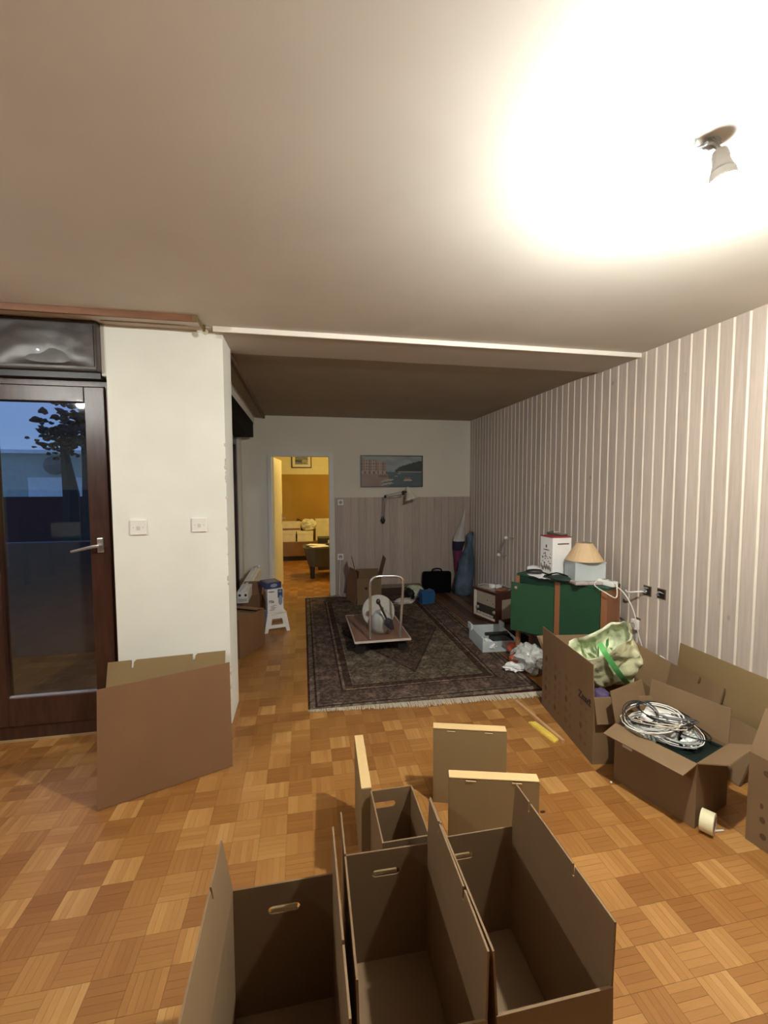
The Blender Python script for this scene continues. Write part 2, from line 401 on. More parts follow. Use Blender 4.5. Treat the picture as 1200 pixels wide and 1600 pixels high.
# --- back wall (with doorway) and dado boards
DX0, DX1, DZ = -.412, .374, 1.972
m = MB(); m.rng((-1.0, YB, 0), (DX0-.03, YB+.12, 2.6)); m.rng((DX1+.03, YB, 0), (XR+.12, YB+.12, 2.6)); m.rng((DX0-.03, YB, DZ+.03), (DX1+.03, YB+.12, 2.6))
wb = struct('wall_back', m, WALLB)
DADO0 = .447
def dboard(wd):
    b = MB(); vs = [(0.001, 0, 0), (.003, -.008, 0), (wd-.003, -.008, 0), (wd-.001, 0, 0)]
    vs += [(x, y, 1.394) for x, y, z in vs]
    return b.add(vs, [(0, 1, 5, 4), (1, 2, 6, 5), (2, 3, 7, 6), (4, 5, 6, 7)])
nb = 18; wd = (XR-DADO0)/nb; dm = dboard(wd).mesh('dado_board', BOARDB)
for i in range(nb):
    o = bpy.data.objects.new('dado_board', dm); COL.objects.link(o); o.parent = wb; o.location = (DADO0+i*wd, YB, 0)
m = MB(); m.rng((DADO0-.01, YB-.011, 1.394), (XR, YB, 1.402)); struct('trim_3', m, mat('dado_cap', (.62, .58, .52), .6))
# door 2: frame and open leaf into the far room
FRM = mat('door_frame_paint', (.68, .67, .62), .5, .03)
m = MB()
for a, b in (((DX0-.055, 0), (DX0, DZ+.055)), ((DX1, 0), (DX1+.055, DZ+.055)), ((DX0, DZ), (DX1, DZ+.055))):
    m.rng((a[0], YB-.018, a[1]), (b[0], YB+.14, b[1]))
d2 = struct('door_2', m, FRM)
m = MB(); L0 = Vector((-.408, YB+.10, 0)); L1 = Vector((-.335, YB+.83, 0)); dv = (L1-L0)
ang = math.atan2(dv.y, dv.x); m.box(((L0+L1)/2+Vector((0, 0, .99))), (dv.length, .04, 1.94), ang, .003)
leaf = m.build('door_leaf', mat('door_leaf_paint', (.80, .75, .55), .45, .03), d2)
m = MB(); c = L1-dv*.08; m.box(c+Vector((.024, 0, 1.05)), (.006, .03, .16), 0, .002)
m.tube([c+Vector((.024, 0, 1.06)), c+Vector((.07, 0, 1.06)), c+Vector((.075, -.10, 1.06))], .008); m.build('handle', METAL, leaf)

# --- far room
FW, FE = 10.0, 9.06
m = MB(); m.rng((-2.2, YB+.1, -.1), (2.6, FW, -.002)); struct('floor_far_room', m, PARQ)
m = MB(); m.rng((-2.2, YB+.12, 2.5), (2.6, FW, 2.6)); struct('ceiling_far_room', m, PLASTER)
m = MB(); m.rng((-2.2, FW, 0), (2.6, FW+.1, 2.6)); struct('wall_far', m, mat('far_wall_paint', (.80, .74, .50), .8, .03))
m = MB(); m.rng((-2.3, YB+.12, 0), (-2.2, FW, 2.6)); struct('wall_far_left', m, MATS['far_wall_paint'])
m = MB(); m.rng((2.6, YB+.12, 0), (2.7, FW, 2.6)); struct('wall_far_right', m, MATS['far_wall_paint'])
m = MB(); m.rng((-2.1, FW-.03, .35), (2.4, FW, 1.825), .004); wp = struct('trim_4', m, mat('brown_wall_cloth', (.42, .25, .045), .8, .07, 2))
m = MB(); m.rng((-1.9, FE, .095), (1.9, FW-.03, .392), .006)
t = thing('low_platform', 'low brown bench along the far room wall with a black plinth', 'bench', (0, FE, 0))
m.build('bench_body', FARDARK, t, world=True)
m = MB(); m.rng((-1.85, FE+.02, 0), (1.85, FW-.06, .095)); m.build('plinth', BLACKP, t, world=True)
# framed picture in far room
def picture(name, label, x0, x1, z0, z1, y, fcol, mount, func, nx, ny, fr=.012):
    t = thing(name, label, 'picture', ((x0+x1)/2, y, z0))
    m = MB()
    m.rng((x0, y-.022, z0), (x1, y, z0+fr)); m.rng((x0, y-.022, z1-fr), (x1, y, z1)); m.rng((x0, y-.022, z0+fr), (x0+fr, y, z1-fr)); m.rng((x1-fr, y-.022, z0+fr), (x1, y, z1-fr))
    m.build('frame', fcol, t, world=True)
    if mount:
        m = MB(); m.rng((x0+fr, y-.010, z0+fr), (x1-fr, y-.001, z1-fr)); m.build('mount', WHITEP, t, world=True)
    q = fr+mount; b = MB(); W, H = x1-x0-2*q, z1-z0-2*q
    vs = [(x0+q+W*i/nx, y-.012, z0+q+H*j/ny) for j in range(ny+1) for i in range(nx+1)]
    fs = [(j*(nx+1)+i, j*(nx+1)+i+1, (j+1)*(nx+1)+i+1, (j+1)*(nx+1)+i) for j in range(ny) for i in range(nx)]
    b.add(vs, fs)
    pm = bpy.data.materials.new(name+'_print'); pm.use_nodes = True; at = pm.node_tree.nodes.new('ShaderNodeAttribute'); at.attribute_name = 'print'
    bb = pm.node_tree.nodes['Principled BSDF']; bb.inputs['Roughness'].default_value = .5; pm.node_tree.links.new(at.outputs['Color'], bb.inputs['Base Color'])
    o = b.build('print', pm, t, world=True)
    a = o.data.attributes.new('print', 'FLOAT_COLOR', 'FACE')
    for j in range(ny):
        for i in range(nx):
            a.data[j*nx+i].color = tuple(.62*q_ for q_ in func((i+.5)/nx, (j+.5)/ny))+(1,)
    return t
def nz2(x, y, s, sd=0): return noise.noise(Vector((x*s, y*s, sd)))
def harbour(u, v):
    n1 = nz2(u, v, 6)
    sky = (.42+.15*n1, .46+.15*n1, .46+.14*n1)
    c = sky
    horizon = .47
    if v < horizon: g = nz2(u*.5, v*3, 12, 3); c = (.10+.05*g, .16+.06*g, .19+.06*g)
    hill = .50+(.36*max(0, (u-.55)/.45)**.55+.03*nz2(u, 0, 30, 5) if u > .55 else -1)
    if v >= .48 and v < hill: c = (.030+.02*n1, .045+.025*n1, .035)
    if .46 < v < .50 and u > .6: c = (.45, .40, .36)
    top = .95-.42*u*.9
    if u < .40 and .48 < v < top:
        c = ((.55, .33, .24), (.62, .48, .33), (.50, .30, .26), (.66, .52, .44))[int(u*18) % 4]
        if (u*26) % 1 < .42 and (v*11) % 1 < .5: c = (.16, .09, .07)
    if u < .42 and .42 < v <= .50: c = (.62, .50, .44) if (u*14) % 1 < .6 else (.25, .12, .09)
    if v < .42 and u < .50-.6*abs(.1-v)*.4 - .1*(.42-v): c = (.44+.08*n1, .30+.06*n1, .23+.05*n1)
    if u < .42 and .30 < v < .38 and (u > .27): c = (.30, .13, .10)
    for (bx, by, w, h, sl) in ((.42, .18, .11, .055, .35), (.42, .07, .10, .045, .35), (.76, .19, .075, .06, .05), (.57, .33, .03, .02, 0), (.62, .42, .03, .02, 0)):
        yy = by+(u-bx)*sl
        if abs(u-bx) < w and abs(v-yy) < h*(1-(abs(u-bx)/w)**3): c = (.66, .58, .50) if v > yy-h*.35 else (.14, .13, .13)
    if abs(u-.76) < .05 and .24 < v < .30: c = (.42, .16, .14)
    return c
picture('harbour_picture', 'wide framed harbour picture with pink houses and boats on back wall', .817, 1.733, 1.541, 1.998, YB, BLACKP, 0, harbour, 96, 46, .014)
def seap(u, v):
    n1 = nz2(u, v, 7, 2)
    if v > .55: return (.28+.1*n1, .34+.1*n1, .42+.1*n1)
    if v > .32-.2*u: return (.08+.05*n1, .12+.05*n1, .18) if u < .55 else (.5+.3*n1, .5+.3*n1, .48)
    return (.30+.1*n1, .34, .38)
picture('sea_picture', 'black framed sea picture with white mount seen through the doorway', -.235, .216, 1.972, 2.32, FW-.0, BLACKP, .06, seap, 30, 20, .022)

# --- column, lintels, balcony wall, window wall
m = MB(); m.rng((COLX0, COLY0, 0), (COLX1, COLY1, 2.522))
cw = struct('wall_left', m, mat('column_plaster', (.84, .835, .755), .8, .05, 2.2, .06, 30))
m = MB(); m.rng((COLX0, 2.815, 2.522), (COLX1, COLY1, 2.56)); struct('trim_5', m, MATS['beam_underside_paint'])
# chipped plaster along the column corner
m = MB()
for i in range(26):
    z = rnd.choice([rnd.uniform(.12, .5), rnd.uniform(.9, 1.35), rnd.uniform(1.3, 1.9)]); s = rnd.uniform(.004, .010)
    m.blob((COLX1-.002, COLY0+.002, z), (s*.8, s*.7, s*1.6), .5, 4, 1, i)
m.build('chipped_plaster', mat('bare_plaster', (.62, .57, .48), .9, .15, 30), cw, kind='stuff')
YD = 2.937
m = MB(); m.rng((X0, YD, 2.215), (COLX0, YD+.16, ZC)); m.rng((X0, YD, 0), (-2.75, YD+.16, 2.215))
struct('wall_balcony', m, WALLW)
m = MB(); m.rng((-1.165, YD-.07, 2.22), (COLX0, YD+.001, 2.52)); struct('trim_6', m, WALLW)
# roller shutter box over the balcony door
t = thing('roller_shutter_box', 'dented black roller shutter box above the balcony door', 'shutter box', (-2.0, 2.84, 2.21))
t['kind'] = 'structure'
m = MB(); m.rng((-2.75, 2.825, 2.235), (-1.166, YD-.001, 2.526), .012)
bmv = []
shb = m
shb.build('box_body', BLACKBOX, t, world=True)
# dented front sheet
b = MB(); nx, nz_ = 60, 16
vs = []
for j in range(nz_+1):
    for i in range(nx+1):
        x = -2.72+1.535*i/nx; z = 2.262+.235*j/nz_
        d = .006*noise.noise(Vector((x*4, z*9, 1)))+.004*noise.noise(Vector((x*11, z*14, 4)))
        q = math.hypot((x+1.42)*7, (z-2.275)*18); d += .014*math.exp(-q*q)
        e = min(1, min(i, nx-i)/2, min(j, nz_-j)/2)
        vs.append((x, 2.819+max(-.006, d)*e, z))
b.add(vs, [(j*(nx+1)+i, j*(nx+1)+i+1, (j+1)*(nx+1)+i+1, (j+1)*(nx+1)+i) for j in range(nz_) for i in range(nx)])
b.build('front_sheet', BLACKBOX, t, world=True, smooth=True)
m = MB(); m.rng((-2.72, 2.86, 2.20), (-1.17, YD-.005, 2.235)); m.build('shutter_slot', BLACKP, t, world=True)
# balcony door
m = MB()
fx0, fx1 = -2.74, COLX0-.001
m.rng((fx0, YD-.02, 0), (fx1, YD+.08, .095)); m.rng((fx0, YD-.02, 2.165), (fx1, YD+.08, 2.213)); m.rng((fx1-.028, YD-.02, .095), (fx1, YD+.08, 2.165)); m.rng((fx0, YD-.02, .095), (fx0+.05, YD+.08, 2.165)); m.rng((-1.985, YD-.02, .095), (-1.890, YD+.08, 2.165))
d1 = struct('door_1', m, DKWOOD)
def leafmb(x0, x1):
    m = MB(); y0, y1 = YD-.035, YD+.03
    m.rng((x0, y0, .10), (x0+.115, y1, 2.16), .004); m.rng((x1-.112, y0, .10), (x1, y1, 2.16), .004)
    m.rng((x0+.115, y0, .10), (x1-.112, y1, .272), .004); m.rng((x0+.115, y0, 2.068), (x1-.112, y1, 2.16), .004); return m
lf = leafmb(-1.888, -1.172).build('door_leaf', DKWOOD, d1)
m = MB(); m.rng((-1.771, YD-.008, .275), (-1.286, YD-.002, 2.066)); m.build('pane', GLASS, lf)
m = MB()
for a, b in (((-1.773, YD-.02, .272), (-1.282, YD-.002, .281)),): m.rng(a, b)
m.build('glazing_bead', mat('grey_bead', (.34, .31, .29), .4), lf)
hp = Vector((-1.224, YD-.035, 1.20))
m = MB(); m.rng((hp.x-.017, hp.y-.014, hp.z-.045), (hp.x+.017, hp.y, hp.z+.045), .003)
m.tube([(hp.x, hp.y-.012, hp.z), (hp.x, hp.y-.045, hp.z), (hp.x-.03, hp.y-.05, hp.z-.004), (hp.x-.145, hp.y-.05, hp.z-.030)], [.010, .010, .010, .007], 10); m.build('handle', METAL, lf, label='metal lever handle')
lf2 = leafmb(-2.69, -1.99).build('door_leaf', DKWOOD, d1)
m = MB(); m.rng((-2.575, YD-.008, .275), (-2.10, YD-.002, 2.066)); m.build('pane', GLASS, lf2)
m = MB(); m.rng((fx0, YD-.03, 0), (fx1, YD-.021, .012)); struct('trim_7', m, mat('pale_threshold', (.40, .26, .13), .5))
# back left window wall
m = MB(); m.rng((-1.0, COLY1, 2.40), (-.625, YB, 2.52)); m.rng((-1.0, 5.93, 0), (-.80, YB, 2.4)); struct('wall_window', m, WALLB)
m = MB(); m.rng((-1.0, COLY1, 2.20), (-.622, 5.90, 2.40), .008); struct('trim_8', m, mat('black_lacquer', (.006, .004, .004), .7, .2, spec=.1))
m = MB()
for z0, z1 in ((0, .14), (2.10, 2.20)): m.rng((-.92, COLY1, z0), (-.84, 5.93, z1))
for yy in (COLY1, 4.0, 4.9, 5.85): m.rng((-.92, yy, .14), (-.84, yy+.08, 2.10))
w1 = struct('window_1', m, DKWOOD)
for yy in (COLY1+.08, 4.08, 4.98): m = MB(); m.rng((-.885, yy, .14), (-.879, yy+.82, 2.10)); m.build('pane', GLASS, w1)
# curtain rails
t = thing('curtain_rail', 'brown wooden curtain rail under ceiling above the balcony door', 'curtain rail', (-1.5, 2.66, 2.495))
m = MB(); m.rng((-3.0, 2.645, 2.495), (-.575, 2.665, 2.529), .002); m.build('rail_board', RAILWOOD, t, world=True)
m = MB(); m.rng((-.575, 2.645, 2.497), (-.569, 2.805, 2.520)); m.rng((-.60, 2.642, 2.497), (-.569, 2.646, 2.527)); m.rng((-.575, 2.79, 2.490), (-.560, 2.805, 2.528)); m.build('end_bracket', mat('brass', (.28, .20, .09), .4, .1, metal=.6), t, world=True)
m = MB(); m.lathe([(.017, 0), (.017, .006), (.006, .006)], (-.562, 2.80, 2.49), (0, -1, 0), 14); m.build('end_ring', mat('yellowed_plastic', (.55, .50, .36), .4), t, world=True)
t = thing('curtain_rail', 'dark wooden curtain rail running along the back window lintel', 'curtain rail', (-.49, 4.6, 2.49))
m = MB(); m.rng((-.515, 3.26, 2.475), (-.485, 6.06, 2.5195), .002); m.build('rail_board', DKRAIL, t, world=True)
# rest of the room behind the camera
m = MB(); m.rng((X0-.1, Y0-.1, 0), (XR+.12, Y0, 2.6)); rear = struct('wall_rear', m, WALLW)
m = MB(); m.rng((X0-.1, Y0, 0), (X0, YD+.16, 2.6)); struct('wall_side', m, WALLW)
m = MB(); m.rng((X0, Y0, 0), (XR, Y0+.02, 1.50), .003); struct('trim_9', m, mat('brown_wainscot', (.16, .06, .03), .45, .15, 5))
m = MB(); m.rng((X0, Y0, 2.30), (XR, Y0+.03, 2.34)); struct('trim_10', m, WHITE)
# outside
m = MB(); m.rng((-8, YD+.16, -.12), (-1.0, 4.4, -.04)); struct('floor_balcony', m, mat('balcony_concrete', (.10, .10, .10), .8))
m = MB(); m.rng((-8, 4.4, -.12), (-1.0, 4.5, 1.05)); struct('wall_parapet', m, MATS['balcony_concrete'])
m = MB(); m.rng((-16, 4.6, -3.2), (-1.1, 22, -3.0)); struct('ground', m, mat('dark_ground', (.02, .025, .02), .9))
t = thing('reflection_backdrop', 'added pale building beyond the balcony, seen through the door glass', 'backdrop', (-9, 14, -3.0))  # added block outside; its bands imitate the room reflected in the pane
zt = hit(60, 709, 1, 14).z; zm = hit(60, 776, 1, 14).z
m = MB(); m.rng((-18, 14, zm), (-2.0, 16, zt)); m.build('upper_reflection', mat('pale_reflection', (.42, .50, .42), .9), t, world=True)
m = MB(); m.rng((-18, 13.98, -3.0), (-2.0, 16, zm)); m.build('lower_reflection', mat('brown_reflection', (.055, .03, .025), .9), t, world=True)
m = MB(); m.rng((-18, 13.8, zt), (-2.0, 16.1, zt+.10)); m.build('reflected_edge', mat('white_edge_reflection', (.8, .85, .85), .8), t, world=True)  # pale strip standing in for the bright line in the reflection
q = hit(88, 757, 1, 13.9); m = MB(); m.rng((q.x-.75, 13.96, q.z-.35), (q.x+.75, 14, q.z+.2)); m.build('reflected_panel', mat('pale_panel_reflection', (.75, .8, .75), .8), t, world=True)  # solid panel standing in for a white object reflected in the glass
q = hit(84, 727, 1, 13.9); m = MB(); m.lathe([(.0001, 0), (.26, .02), (.26, .12), (.0001, .2)], (q.x, 13.99, q.z), (0, -1, 0), 20); m.build('reflected_lamp', mat('grey_lamp_reflection', (.15, .16, .14), .6), t, world=True)  # solid disc standing in for a lamp reflected in the glass
LEAF = mat('dusk_foliage', (.018, .03, .022), .8, .3, 5)
for k, (px, py, yy, s) in enumerate(((128, 662, 12.6, .60), (98, 688, 9, .25))):
    c = hit(px, py, 1, yy)
    t = thing('tree', ('dark leafy tree against blue dusk sky behind the balcony glass', 'smaller dark bush in the dusk behind the balcony glass, left of the tree')[k], 'tree', (c.x, c.y, -3.0))
    m = MB(); m.tube([(c.x, c.y, -3.0), (c.x+.1, c.y, c.z-1), (c.x, c.y, c.z)], [.2, .14, .05]); m.build('trunk', LEAF, t, world=True)
    m = MB()
    for i in range(150):
        q = Vector((rnd.gauss(0, 1), rnd.gauss(0, 1), rnd.gauss(0, .8)))*s*.5
        m.blob(c+q*Vector((1.5, 1, .9)).length*.62, (.17*s*rnd.uniform(.5, 1.2), .17*s, .12*s*rnd.uniform(.5, 1)), .9, 7, 2, i)
    m.build('foliage', LEAF, t, world=True, kind='stuff')

# ------------------------------------------------------------------ bulb
def ceiling_bulb(label, rose, B, power, mname):
    t = thing('ceiling_bulb', label, 'lamp', (rose.x, rose.y, 2.53))
    m = MB(); m.blob((rose.x, rose.y, 2.527), (.022, .018, .008), .5, 5, 3, 2)
    m.tube(smooth_path([(rose.x, rose.y, 2.527), (rose.x-.03, rose.y-.01, 2.51), (rose.x-.055, rose.y, 2.505), (rose.x-.06, rose.y-.01, 2.52)]), .004)
    m.tube(smooth_path([(rose.x-.01, rose.y, 2.525), (rose.x-.04, rose.y-.02, 2.505), (rose.x-.01, rose.y-.012, 2.515), (rose.x+.02, rose.y-.02, 2.49)]), .006)
    m.build('hook', mat('grey_hook', (.32, .33, .32), .5, .1, metal=.3), t, world=True)
    ax = Vector((.10, -.10, -1)).normalized(); top = B-ax*.085
    m = MB()
    for s in (-1, 1): m.tube(smooth_path([(rose.x+.02, rose.y-.015, 2.495), (rose.x+.02+s*.012, rose.y-.03, 2.48), top+Vector((s*.012, 0, .01)), top]), .0022)
    m.build('wire', mat('grey_wire', (.55, .56, .55), .5), t, world=True)
    m = MB(); m.lathe([(.010, -.004), (.018, .0), (.021, .012), (.021, .030), (.027, .050), (.030, .058)], top, ax, 20); so = m.build('socket', mat('socket_plastic', (.55, .53, .50), .4), t, world=True, smooth=True)
    m = MB(); m.lathe([(.0305, .058), (.0325, .070), (.0335, .080), (.0335, .084)], top, ax, 24); m.build('bulb_collar', mat('bulb_collar', (.80, .80, .78), .4), t, world=True, smooth=True)
    m = MB(); m.lathe([(.0335, .084), (.0335, .093), (.0315, .105), (.026, .118), (.016, .126), (.0001, .128)], top, ax, 24)
    bm_ = bpy.data.materials.new(mname); bm_.use_nodes = True; e = bm_.node_tree.nodes['Principled BSDF']
    e.inputs['Emission Color'].default_value = (.985, 1.0, .935, 1)
    # surface area of the glowing dome ~ .013 m2
    e.inputs['Emission Strength'].default_value = power/(math.pi*.0112)
    m.build('bulb', bm_, t, world=True, smooth=True, label='glowing white bulb')
ceiling_bulb('bare lit bulb hanging from bent wires on the ceiling', hit(1112, 222, 2, 2.53), hit(1131, 283, 2, 2.405), BULB_POWER, 'lit_bulb')
# the second bulb, outside the frame on the left: its reflection shows in the balcony door's glass
ceiling_bulb('second bare bulb on the ceiling left of the picture, mirrored in the balcony glass', Vector((-2.20, 1.02, 2.53)), Vector((-2.19, .98, 2.40)), SECOND_POWER, 'lit_bulb_second')

# ------------------------------------------------------------------ switches and sockets
def plate_thing(name, label, cat, c, nrm, s, inner):
    t = thing(name, label, cat, c); nrm = Vector(nrm); u = Vector((0, 0, 1)).cross(nrm).normalized()
    m = MB(); Mx = Matrix(((u.x, nrm.x, 0), (u.y, nrm.y, 0), (0, 0, 1))).to_4x4()
    m.box(Vector(nrm)*.006, (s, .012, s), 0, .003, M=Mx); m.build('cover_plate', WHITE, t)
    inner(t, nrm, u, s); return t
def rocker(t, nrm, u, s):
    o = -u*.0-Vector((0, 0, 0))+nrm*.012
    m = MB(); m.plate([(-.3*s, -.05*s), (-.2*s, -.22*s), (.2*s, -.22*s), (.3*s, -.05*s), (.2*s, .10*s), (-.2*s, .10*s)], .005, o, u if nrm.y > 0 else u, (0, 0, 1)) if False else m.box(o+nrm*.002-Vector((0, 0, .05*s)), (.44*s, .44*s, .26*s), 0, .002, M=Matrix(((u.x*.5, nrm.x*.02, 0), (u.y*.5, nrm.y*.02, 0), (0, 0, 1))).to_4x4())
    m.build('rocker', mat('ivory_rocker', (.66, .63, .55), .4), t)
    for q in (-.30, .30): m = MB(); m.lathe([(.0022, 0), (.0022, .001)], o+u*q*s*1.0, nrm, 8); m.build('screw', DKRAIL, t)
def sockhole(t, nrm, u, s):
    m = MB(); m.lathe([(.30*s, -.0), (.30*s, .001), (.22*s, .001), (.21*s, -.004), (.0001, -.004)], nrm*.0125, nrm, 20); m.build('socket_well', mat('socket_grey', (.30, .28, .25), .5), t)
plate_thing('light_switch', 'white square light switch on the column, nearer the balcony door', 'switch', hit(217, 824, 1, COLY0), (0, -1, 0), .092, rocker)
plate_thing('light_switch', 'white square light switch on the column, nearer its chipped corner', 'switch', hit(312, 820, 1, COLY0), (0, -1, 0), .088, rocker)
plate_thing('wall_switch', 'small white round-buttoned switch high on the back wall dado', 'switch', (hit(532, 785, 1, YB-.008)), (0, -1, 0), .08, sockhole)
plate_thing('wall_socket', 'white power socket low on back wall beside the doorway', 'socket', (hit(532, 870, 1, YB-.008)), (0, -1, 0), .085, sockhole)
# open junction boxes on the right wall
for k, (px, py, lab) in enumerate(((1012, 923, 'open junction box in the board wall with a white cable poking out'), (1034, 928, 'open empty junction box in the board wall, right of the cable one'))):
    c = hit(px, py, 0, XR); t = thing('junction_box', lab, 'junction box', c, group='open junction boxes')
    m = MB(); m.rng((-.004, -.036, -.036), (.0, .036, .036)); m.build('box_rim', DKRAIL, t)
    m = MB(); m.rng((-.0052, -.030, -.030), (-.0035, .030, .030)); m.build('box_cavity', BLACKP, t)
    m = MB()
    for i in range(4 if k == 0 else 3):
        a = rnd.uniform(-.02, .02); b_ = rnd.uniform(-.02, .02)
        m.tube(smooth_path([(-.004, a, b_), (-.03, a+.01, b_+.008), (-.02, -a, -b_)], 4), .0025, 5)
    m.build('wire', CABG, t)
    if k == 0:
        m = MB(); m.tube(smooth_path([(-.004, .005, -.005), (-.05, .03, -.012), (-.085, .09, -.028), (-.08, .12, -.02)], 5), .006, 7); m.build('cable', CABW, t)
c = hit(996, 975, 0, XR)
t = thing('hanging_socket', 'white wall socket pulled loose and hanging on its cable, below junction box', 'socket', c)
m = MB(); m.box((-.02, 0, 0), (.03, .055, .075), 0, .005); m.build('socket_body', WHITE, t)
m = MB(); m.lathe([(.022, 0), (.022, .004), (.018, .004), (.018, .001), (.0001, .001)], (-.036, 0, -.005), (-1, 0, 0), 16); m.build('socket_face', mat('socket_face', (.55, .52, .46), .4), t)
m = MB(); m.tube([(-.006, .005, -.03), (-.008, .012, -.20), (-.008, .010, -.36)], .006, 6); m.build('cable', CABG, t)
m = MB(); m.rng((-.004, -.03, .035), (0, .03, .05)); m.build('cavity_edge', DKRAIL, t)

# ------------------------------------------------------------------ cardboard
TH = .005
def cardbox(label, loc, rz, L, W, H, flaps, group='open moving boxes', slots=('+y',), m_in=KRAFT, m_out=None, name='cardboard_box', slot_z=.80, slot_x=0, cat='cardboard box'):
    """local: length along y, width along x, standing on z=0, centred."""
    t = thing(name, label, cat, loc, rz, group); m_out = m_out or m_in
    hx, hy = W/2, L/2
    m = MB(); m.rng((-hx, -hy, .001), (hx, hy, TH)); m.build('bottom', m_in, t)
    for sgn in (-1, 1):
        m = MB(); m.rng((sgn*hx-sgn*TH, -hy, TH), (sgn*hx, hy, H)); m.build('side_panel', m_in, t)
    for sgn, key in ((-1, '-y'), (1, '+y')):
        m = MB(); h = [stadium(slot_x, H*slot_z, .092, .024)] if key in slots else []
        if h and key == '+y' and L > .3: m.plate(rect(slot_x-.038, 0, slot_x+.038, .022), .003, (0, hy+.001, H*slot_z-.0125), (1, 0, 0), (0, 1, .12)); m.build('added_slot_flap', KRAFT_L, t); m = MB()  # unseen flap added behind the slot to catch lamp light and brighten it
        m.plate(rect(-hx+TH, TH, hx-TH, H), TH, (0, sgn*hy+(TH if sgn < 0 else 0), 0), (1, 0, 0), (0, 0, 1), h); m.build('end_panel', m_in, t)
    for key, fl in flaps.items():
        a, ln = fl[0], fl[1]; notch = fl[2] if len(fl) > 2 else None; a = R(a); s = 1 if key[0] == '+' else -1
        if key[1] == 'x':
            v = Vector((s*math.sin(a), 0, math.cos(a))); u = Vector((0, 1, 0)); o = Vector((s*hx, 0, H)); half = hy
        else:
            v = Vector((0, s*math.sin(a), math.cos(a))); u = Vector((1, 0, 0)); o = Vector((0, s*hy, H)); half = hx
        c = .006
        poly = [(-half+.001, 0), (half-.001, 0), (half-c, ln), (-half+c, ln)]
        if notch:
            poly = [(-half+.001, 0), (half-.001, 0), (half-c, ln)]
            for q in sorted(notch, reverse=True):
                qq = q*half; poly += [(qq+.006, ln), (qq+.004, ln-.03), (qq-.002, ln-.03), (qq-.004, ln)]
            poly += [(-half+c, ln)]
        nn = u.cross(v); off = -TH if nn.dot(Vector((s if key[1] == 'x' else 0, s if key[1] == 'y' else 0, 0))) > 0 and abs(a) < 1.6 else 0
        if a >= 1.6: off = 0 if nn.z < 0 else -TH; o = o+Vector((s*.001 if key[1] == 'x' else 0, s*.001 if key[1] == 'y' else 0, 0))
        m = MB(); m.plate(poly, TH, o+nn*off, u, v); m.build('flap', m_in if abs(a) < 1.6 else m_out, t)
    return t
def marks(parent, o, u, v, spots, mt, name='printed_symbols'):
    m = MB()
    for (a, b, w_, h_) in spots:
        k = 8; p = [(a+w_*.5*math.cos(2*math.pi*i/k)*(1+.2*(i % 2)), b+h_*.5*math.sin(2*math.pi*i/k)*(1+.2*((i+1) % 2))) for i in range(k)]
        m.plate(p, .0004, o, u, v)
    return m.build(name, mt, parent, kind='stuff')

G = 'open moving boxes in the foreground'
cardbox('large open empty carton in the foreground, leftmost of the three in a row', (-.070, .985, 0), R(0), .48, .295, .40, {'-x': (9, .16, (.35,)), '+x': (0, .15, (-.4,))}, G, slots=('+y', '-y'))
cardbox('large open empty carton in foreground, middle of the three in a row', (.246, 1.060, 0), R(-1.0), .48, .288, .38, {'-x': (1, .15, (.3,)), '+x': (2, .155, (.55, -.35))}, G, slots=('+y', '-y'))
tc3 = cardbox('large open empty carton in foreground, rightmost of the three, printed near end', (.555, 1.065, 0), R(0), .49, .296, .38, {'+x': (3, .155, (.6, -.35)), '-x': (3, .15, (.5,)), '-y': (176, .15)}, G, slots=('+y',), slot_x=-.045)
text_mesh('F', .05, (.055, -.2575, .285), (1, 0, 0), (0, 0, 1), tc3, PRINT, 'printed_letter'); text_mesh('E', .05, (-.005, -.2575, .285), (1, 0, 0), (0, 0, 1), tc3, PRINT, 'printed_letter')
cardbox('small narrow open carton behind the middle foreground box, with a hand slot', (.326, 1.45, 0), R(0), .25, .165, .378, {}, G, slots=('+y',), slot_z=.84, slot_x=-.03, m_in=KRAFT)
def slabcard(label, p0, p1, th, H, dark=KRAFT_L):
    """upright folded carton: p0-p1 front edge line, thickness away"""
    p0, p1 = Vector((p0[0], p0[1], 0)), Vector((p1[0], p1[1], 0)); d = p1-p0; rz = math.atan2(d.y, d.x)
    t = thing('folded_carton', label, 'folded carton', (p0+p1)/2, rz, 'upright folded cartons behind the boxes'); hw = d.length/2
    m = MB(); m.plate([(-hw, 0), (hw, 0), (hw, H-.008), (hw*.62, H-.008), (hw*.62, H-.014), (hw*.40, H-.014), (hw*.40, H-.008), (-hw*.40, H-.008), (-hw*.40, H-.014), (-hw*.62, H-.014), (-hw*.62, H-.008), (-hw, H-.008)], .004, (0, .004, 0), (1, 0, 0), (0, 0, 1)); m.build('front_panel', dark, t)
    m = MB(); m.rng((-hw, th-.004, 0), (hw, th, H-.005)); m.build('back_panel', dark, t)
    m = MB(); m.rng((-hw, 0, H-.005), (hw, th, H), .001); m.build('top_fold', CREAM_CARD, t)
    for s in (-1, 1):
        m = MB(); m.rng((s*hw-s*.004, .004, 0), (s*hw, th-.004, H-.005)); m.build('edge_fold', dark, t)
    for q in (-.51, .51): m = MB(); m.rng((q*hw-.11*hw, -.002, H-.016), (q*hw+.11*hw, 0.001, H-.011)); m.build('lock_tab', CREAM_CARD, t)
    return t
slabcard('upright folded tan carton with cream top edge, just behind the right foreground box', (.569, 1.588), (.914, 1.494), .045, .38)
slabcard('upright folded tan carton with cream top edge, farthest of the three upright ones', (.612, 1.941), (.949, 1.842), .047, .38)
slabcard('upright folded carton seen edge-on behind the middle foreground box, long cream top', (.249, 1.583), (.265, 1.940), .040, .385)

